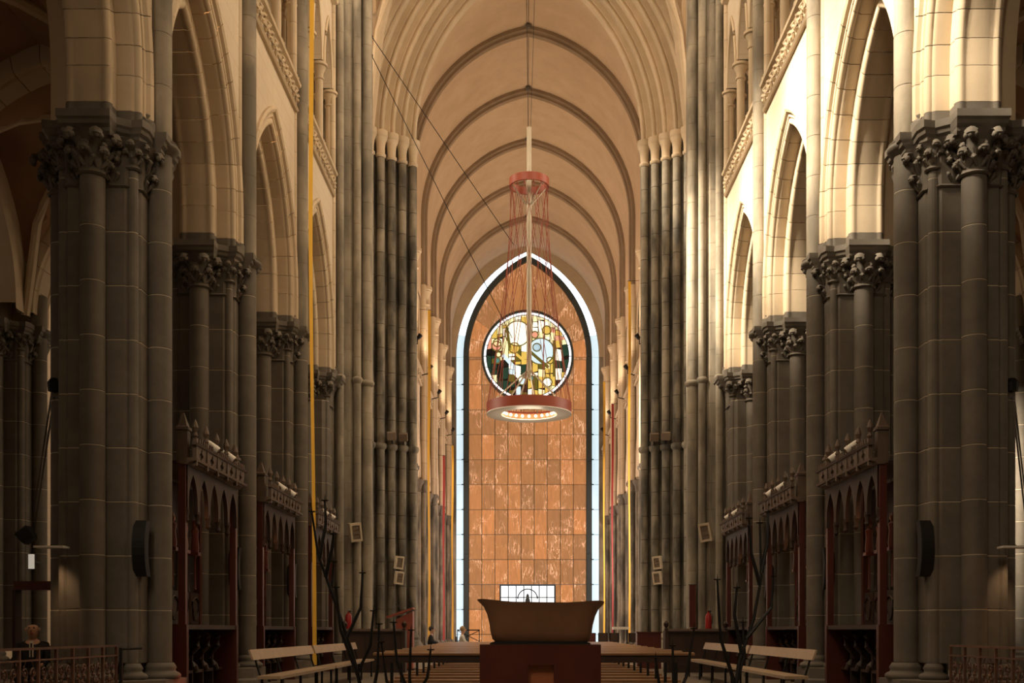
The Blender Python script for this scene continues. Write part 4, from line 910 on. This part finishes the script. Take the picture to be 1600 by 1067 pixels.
for s, sn in SIDES:
    t = thing('tie_cable', f'pair of thin dark cables slanting in the {sn} aisle', 'cable', (0, 0, 0), s)
    for dz in (0, -.28): MB().tube([(7.45, 17.0, 5.1+dz), (12.4, 27.3, 4.2+dz*2)], .018, 5).put('strand', 'iron', t)
    MB().lathe([(.0, -.1), (.09, -.08), (.1, .05), (.05, .12)], 10, 7.45, 17.0).put('anchor', 'iron', t, loc=(0, 0, 5.0))
# ------------------------------------------------------------------ iron grilles between the first piers
def scroll():
    b = MB()
    def spiral(cx, cz, r0, a0, turns, d): return [(0, cx+r0*(1-.75*k/14)*cos(a0+d*turns*2*pi*k/14), cz+r0*(1-.75*k/14)*sin(a0+d*turns*2*pi*k/14)) for k in range(15)]
    b.tube(spiral(-.03, .34, .09, -pi/2, 1.1, 1), .012, 5); b.tube(spiral(.03, .16, .09, pi/2, 1.1, 1), .012, 5); b.tube([(0, -.03, .25), (0, .03, .25)], .012, 5)
    b.tube([(0, 0, .02), (0, .05, .1), (0, 0, .25), (0, -.05, .4), (0, 0, .48)], .010, 5)
    b.ball((0, .0, .25), .03, 6, 4); b.ball((0, -.03, .34), .024, 6, 4); b.ball((0, .03, .16), .024, 6, 4)
    return b.mesh('scroll_work', 'rust', 50)
SCR = scroll()
for s, sn in SIDES:
    t = thing('iron_railing', f'rust brown wrought iron railing with scrollwork at the lower {sn} edge', 'railing', (s*6.05, 12.3, 0), s, group='wrought iron railings')
    Ln = 3.55
    for z, h_ in ((.98, .03), (.84, .02), (.34, .02), (.06, .03)): MB().box(-.02, .02, 0, Ln, z-h_/2, z+h_/2).put('rail', 'rust', t, smooth=0)
    for k in range(8): MB().box(-.018, .018, k*Ln/7-.018, k*Ln/7+.018, 0, .98).put('bar', 'rust', t, smooth=0)
    for k in range(7):
        for q in (.33, .67): put('scroll_work', SCR, t, (0, (k+q)*Ln/7, .345), (0, 0, 0), (1, 1 if q < .5 else -1, 1))
        for q in (.33, .67): put('scroll_work', SCR, t, (0, (k+q)*Ln/7, .08), (0, 0, 0), (1, 1, .5))
t = thing('latch_bar', 'dark iron latch bar on the end of the left railing', 'bar', (-6.0, 15.9, .93)); MB().tube([(0, 0, 0), (.25, .15, .01)], .02, 6).put('rod', 'iron', t); MB().box(-.02, .02, -.02, .02, -.93, .02).put('stake', 'iron', t, smooth=0)
t = thing('red_floor_lamp', 'small glowing red light on the floor beside the left stalls', 'lamp', (-5.42, 17.55, 0)); MB().box(-.06, .06, -.05, .05, 0, .28).put('housing', 'black', t, smooth=0); MB().box(-.07, .07, -.06, .06, .28, .31).put('glow_panel', 'redled', t, smooth=0)
light('red_lamp_light', 'POINT', (-5.42, 17.3, .5), (0, 0, -1), .5, (1, .1, .05), shadow_soft_size=.05)
for k in range(4):
    t = thing('votive_candle', ('front left', 'front right', 'rear left', 'rear right')[k]+' glowing votive candle at the right railing', 'candle', (7.15+.14*(k % 2), 15.3+.15*(k//2), 0), group='votive candles')
    MB().lathe([(.045, .78-.1*(k//2)*0), (.05, .80), (.05, .90), (.04, .9)], 12, capa=True).put('glass', 'candleglow', t); MB().box(-.03, .03, -.03, .03, 0, .78).put('holder', 'iron', t, smooth=0)
# ------------------------------------------------------------------ branching candle stands
def branch_stand(x, y, s, label, rods):
    t = thing('branching_candle_stand', label, 'candle stand', (x, y, 0), group='branching iron candle stands')
    MB().lathe([(.0, 0), (.22, 0), (.22, .015), (.05, .03), (0, .03)], 18).put('foot', 'iron', t)
    for pts in rods:
        n_ = len(pts); MB().tube(pts, [.028-.014*k/(n_-1) for k in range(n_)], 7).put('rod', 'iron', t)
        e = pts[-1]; MB().lathe([(.0, -.01), (.045, .0), (.05, .012), (.0, .012)], 12, e[0], e[1], capb=True).put('dish', 'iron', t, loc=(0, 0, e[2])); MB().lathe([(.008, 0), (.002, .07)], 6, e[0], e[1]).put('spike', 'iron', t, loc=(0, 0, e[2]+.01))
branch_stand(-2.15, 14.2, -1, 'tall black branching iron candle stand leaning in front of the left bench', [
    [(0, 0, .02), (-.22, .05, .9), (-.45, .1, 1.55), (-.68, .1, 2.2), (-.76, .1, 2.75)],
    [(-.58, .1, 1.9), (-.48, .05, 2.3), (-.46, 0, 2.45)], [(-.66, .1, 2.15), (-.58, .12, 2.6), (-.6, .15, 2.9)],
    [(-.12, .02, .55), (-.35, -.1, 1.2), (-.40, -.15, 1.75)], [(-.15, .03, .65), (.02, 0, 1.0), (.06, 0, 1.45)],
    [(-.3, .06, 1.1), (-.12, .1, 1.5), (-.1, .12, 1.95)], [(-.36, .07, 1.3), (-.52, .2, 1.75), (-.5, .25, 2.1)], [(0, 0, .1), (.12, -.05, .7), (.14, -.05, 1.28)]])
branch_stand(-1.55, 14.0, -1, 'low black branching iron candle stand left of the altar', [
    [(0, 0, .02), (-.05, 0, .6), (-.03, 0, 1.2)], [(-.03, 0, .3), (-.22, .05, .8), (-.26, .05, 1.3)], [(-.02, 0, .25), (.18, 0, .6), (.22, 0, .95)], [(0, 0, .1), (-.35, .05, .55), (-.42, .05, 1.05)]])
branch_stand(2.55, 14.2, 1, 'tall black branching iron candle stand leaning in front of the right bench', [
    [(0, 0, .02), (.12, .05, .8), (.32, .1, 1.35), (.42, .1, 1.9), (.40, .1, 2.6)],
    [(.40, .1, 1.8), (.28, .05, 2.2), (.24, 0, 2.65)], [(.42, .1, 1.95), (.50, .12, 2.35), (.52, .15, 2.75)],
    [(.06, .02, .5), (-.15, -.1, 1.1), (-.2, -.15, 1.85)], [(.15, .05, .9), (.05, 0, 1.4), (.08, 0, 1.75)],
    [(.22, .06, 1.1), (.55, .1, 1.5), (.58, .12, 1.9)], [(.02, .02, .3), (.2, .1, .9), (.18, .1, 1.3)]])
branch_stand(1.75, 14.0, 1, 'low black branching iron candle stand right of the altar', [
    [(0, 0, .02), (.03, 0, .5), (.02, 0, 1.0)], [(0, 0, .2), (.2, .05, .6), (.3, .05, 1.22)], [(0, 0, .25), (-.15, 0, .5), (-.2, 0, .85)]])
# ------------------------------------------------------------------ ribbons hanging in choir and nave
def ribbon(x, y, z0, z1, w_, mat, label, sway=.05):
    t = thing('hanging_ribbon', label, 'ribbon', (x, y, 0), group='long hanging cloth ribbons')
    b = MB(); lp = []
    for k in range(25):
        u = k/24; z = z0+(z1-z0)*u; dx = sway*(1-u)**3+.02*sin(u*9); tw = .5+.4*sin(u*5)
        lp.append([(dx-w_/2*cos(tw), -w_/2*sin(tw), z), (dx+w_/2*cos(tw), w_/2*sin(tw), z), (dx+w_/2*cos(tw), w_/2*sin(tw)+.004, z), (dx-w_/2*cos(tw), -w_/2*sin(tw)+.004, z)])
    b.loops(lp, True, True, True).put('cloth', mat, t); MB().tube([(-w_*.6, 0, z1), (w_*.6, 0, z1)], .015, 6).put('top_rod', 'iron', t)
    MB().tube([(0, 0, z1), (math.copysign(.5, x), .05, z1+.05)], .012, 5).put('hook', 'iron', t)
ribbon(-5.42, 27.0, .35, 20.0, .105, 'ochre', 'long yellow ribbon hanging down past the third left choir pier', .09)
for x, y, z1, mat, lb in ((-5.2, 57.3, 18, 'ochre', 'yellow ribbon nearest the left nave arch pier'), (-5.2, 67.5, 12, 'pinkred', 'red ribbon on the left nave wall'), (-5.2, 75.5, 14, 'ochre', 'yellow ribbon next to the left glass seam'),
                          (5.15, 73.8, 18, 'ochre', 'yellow ribbon next to the right glass seam'), (5.15, 66.6, 15, 'pinkred', 'red ribbon between the two yellow ones on the right nave wall'), (5.15, 55.7, 19, 'ochre', 'yellow ribbon in the middle of the right nave wall'), (5.15, 49.6, 22, 'pinkred', 'red ribbon nearest the right nave arch pier')):
    ribbon(x, y, .6, z1, .14, mat, lb, .0)
# ------------------------------------------------------------------ chandelier
ch = thing('chandelier', 'hanging chandelier of two red rings joined by red cords round a steel pole', 'chandelier', (.0, 40, -.2))
def hoop(z0, z1, r0, r1, n=56): return MB().loops([[(r*cos(2*pi*k/n), r*sin(2*pi*k/n), z) for r, z in ((r0, z0), (r1, z0), (r1, z1), (r0, z1))] for k in range(n)], True, ring=True)
hoop(9.33, 9.70, 1.50, 1.56).put('lower_ring', 'ringred', ch); hoop(9.30, 9.33, 1.02, 1.56).put('ring_underside', 'white', ch); hoop(9.34, 9.52, 1.02, 1.06).put('inner_rim', 'copper_litwood', ch)
hoop(17.62, 17.90, .66, .73).put('upper_ring', 'ringred', ch)
MB().lathe([(.0, 10.6), (.06, 10.62), (.09, 10.8), (.09, 19.8), (.0, 19.82)], 14).put('pole', 'pole', ch)
for k in range(14):
    a = 2*pi*k/14
    for d in (1, -1):
        a2 = a+d*R(72); MB().tube([(.70*cos(a), .70*sin(a), 17.64), (1.53*cos(a2), 1.53*sin(a2), 9.68)], .011, 5).put('cord', 'cordred', ch)
for k in range(6):
    a = 2*pi*k/6+.3; MB().tube([(.07*cos(a), .07*sin(a), 10.9), (1.5*cos(a), 1.5*sin(a), 9.6)], .03, 6).put('strut', 'pole', ch); MB().tube([(.07*cos(a), .07*sin(a), 16.95), (.69*cos(a), .69*sin(a), 17.7)], .025, 6).put('strut', 'pole', ch)
for k in range(24):
    a = 2*pi*k/24; MB().ball((.96*cos(a), .96*sin(a), 9.43), .055, 8, 5).put('bulb', 'bulb', ch)
for a in (0, 2*pi/3, 4*pi/3): MB().tube([(.05*cos(a), .05*sin(a), 19.55), (.4*cos(a), .4*sin(a), 31.2)], .008, 4).put('hanging_wire', 'iron', ch)
light('chandelier_light', 'POINT', (0, 40, 8.9), (0, 0, -1), 90, (1, .8, .55), shadow_soft_size=.5)
for (p, q, lb) in (((-5.0, 34.6, 20.0), (-.55, 40, 15.3), 'upper of two thin dark wires slanting down to the chandelier'), ((-5.0, 34.6, 19.4), (-.62, 40, 11.9), 'lower of two thin dark wires slanting down to the chandelier')):
    t = thing('guy_wire', lb, 'wire', p, group='wires from the left crossing pier'); MB().tube([(0, 0, 0), tuple(b_-a_ for a_, b_ in zip(p, q))], .014, 5).put('strand', 'iron', t); MB().ball((0, 0, 0), .05, 8, 5).put('anchor', 'iron', t)
# ------------------------------------------------------------------ floodlights on crossing piers and nave walls (their light too)
for s, sn in SIDES:
    for k in range(2):
        t = thing('ledge_floodlight', f'{("outer", "inner")[k]} floodlight on the ledge of the {sn} nave arch pier', 'lamp', (s*(5.75-.45*k)-.0, 45.95+.3*k, 9.12), s, group='floodlights on the ledges')
        MB().box(-.18, .18, -.1, .1, .1, .42).put('head', 'grillecloth', t, smooth=0, rot=(R(25), 0, 0)); MB().box(-.02, .02, -.02, .3, -.05, .2).put('bracket', 'iron', t, smooth=0)
    for i in range(5):
        y = NY[i+1]-.9
        t = thing('nave_uplight', f'small black uplight on the {sn} nave frieze, {("first", "second", "third", "fourth", "fifth")[i]} from the crossing', 'lamp', (s*5.3, y, 14.9), s, group='black uplights on the nave frieze')
        MB().tube([(.4, 0, -.1), (0, 0, .0), (0, 0, .25)], .03, 6).put('arm', 'iron', t); MB().lathe([(.0, 0), (.09, .02), (.12, .25), (.10, .27)], 12).put('head', 'iron', t, loc=(0, 0, .22), rot=(0, R(-35), 0))
        light('uplight', 'SPOT', (s*5.1, y, 15.6), (-.75*s, .1, 1), 480, (1, .76, .52), spot_size=R(165), spot_blend=.9, shadow_soft_size=.3)
# ------------------------------------------------------------------ people
def person(label, loc, rz, top, hair, bald, scale=1.0):
    t = thing('person', label, 'person', loc, 1, rz); t.scale = (scale,)*3
    def skin(name, verts, edges, radii, mat, root=0, sub=2):
        me = bpy.data.meshes.new(name); me.from_pydata(verts, edges, []); me.materials.append(M[mat])
        o = put(name, me, t); sm = o.modifiers.new('skin', 'SKIN'); sm.use_smooth_shade = True
        for i, v in enumerate(me.skin_vertices[0].data): v.radius = (radii[i], radii[i]*.85) if not isinstance(radii[i], tuple) else radii[i]; v.use_root = (i == root)
        o.modifiers.new('sub', 'SUBSURF').levels = sub; o.modifiers['sub'].render_levels = sub
        return o
    V = [(0, 0, .52), (0, -.01, .75), (0, -.02, .98), (0, -.03, 1.06), (0, -.05, 1.13), (0, -.07, 1.22), (0, -.07, 1.30),
         (.19, -.02, .97), (.25, -.10, .74), (.18, -.32, .66), (.14, -.40, .64), (-.19, -.02, .97), (-.25, -.10, .74), (-.18, -.32, .66), (-.14, -.40, .64),
         (.10, -.05, .50), (.12, -.44, .50), (.12, -.46, .10), (.12, -.58, .05), (-.10, -.05, .50), (-.12, -.44, .50), (-.12, -.46, .10), (-.12, -.58, .05)]
    E = [(0, 1), (1, 2), (2, 3), (3, 4), (4, 5), (5, 6), (2, 7), (7, 8), (8, 9), (9, 10), (2, 11), (11, 12), (12, 13), (13, 14), (0, 15), (15, 16), (16, 17), (17, 18), (0, 19), (19, 20), (20, 21), (21, 22)]
    rad = [.13, .12, .11, .055, (.08, .095), (.10, .12), (.085, .10), .05, .042, .032, .028, .05, .042, .032, .028, .085, .065, .045, .04, .085, .065, .045, .04]
    skin('body', V, E, rad, 'skin')
    jr = [.17, .165, .14, .075]+[.075, .065, .05]*2
    skin('jacket', V[0:4]+V[7:10]+V[11:14], [(0, 1), (1, 2), (2, 3), (2, 4), (4, 5), (5, 6), (2, 7), (7, 8), (8, 9)], jr, top)
    skin('trousers', [V[0]]+V[15:18]+V[19:22], [(0, 1), (1, 2), (2, 3), (0, 4), (4, 5), (5, 6)], [.15, .105, .085, .065, .105, .085, .065], 'darksuit')
    b = MB().lathe([(.001, 0), (.014, .01), (.018, .03), (.008, .06)], 8, 0, -.185); b.put('nose', 'skin', t, loc=(0, 0, 1.195))
    for a in (-1, 1): MB().ball((a*.106, -.06, 1.22), .026, 8, 5, (.4, .8, 1.2)).put('ear', 'skin', t); MB().ball((a*.036, -.172, 1.245), .012, 8, 5).put('eye', 'black', t)
    MB().ball((0, -.165, 1.155), .025, 8, 4, (1.2, .4, .25)).put('mouth', 'extred', t)
    if bald:
        for a in (-1, 1): MB().ball((a*.088, -.01, 1.21), .04, 8, 6, (.4, 1, 1)).put('hair', hair, t)
        MB().box(-.03, .03, -.19, -.17, .78, 1.04).put('shirt_front', 'shirt', t, smooth=0); MB().prism([(-.012, -.2), (.012, -.2), (.012, -.19), (-.012, -.19)], .76, 1.0).put('tie', 'black', t, smooth=0)
    else: MB().ball((0, -.035, 1.27), .118, 12, 8, (1, 1, 1)).put('hair', hair, t)
    t2 = thing('visitor_chair', 'simple dark chair of the '+label.split(' behind')[0], 'chair', loc, 1, rz); t2.scale = (scale,)*3
    MB().box(-.22, .22, -.25, .22, .36, .40).put('seat', 'wood', t2, smooth=0); MB().box(-.22, .22, .22, .25, .6, .95).put('backrest', 'wood', t2, smooth=0)
    for a in (-.2, .2):
        MB().box(a-.015, a+.015, -.25, -.22, 0, .36).put('leg', 'iron', t2, smooth=0); MB().box(a-.015, a+.015, .22, .25, 0, .95).put('leg', 'iron', t2, smooth=0)
person('bald person in a dark suit seated behind the left railing', (-7.95, 17.4, 0), R(15), 'darksuit', 'shirt', True)
person('seated person in dark clothes behind the pews beside the lectern', (-4.0, 44.5, 0), R(90), 'darksuit', 'darkhair', False)
person('seated fair-haired person in a white shirt behind the pews near the left glass seam', (-2.75, 44.8, 0), R(100), 'shirt', 'blond', False)
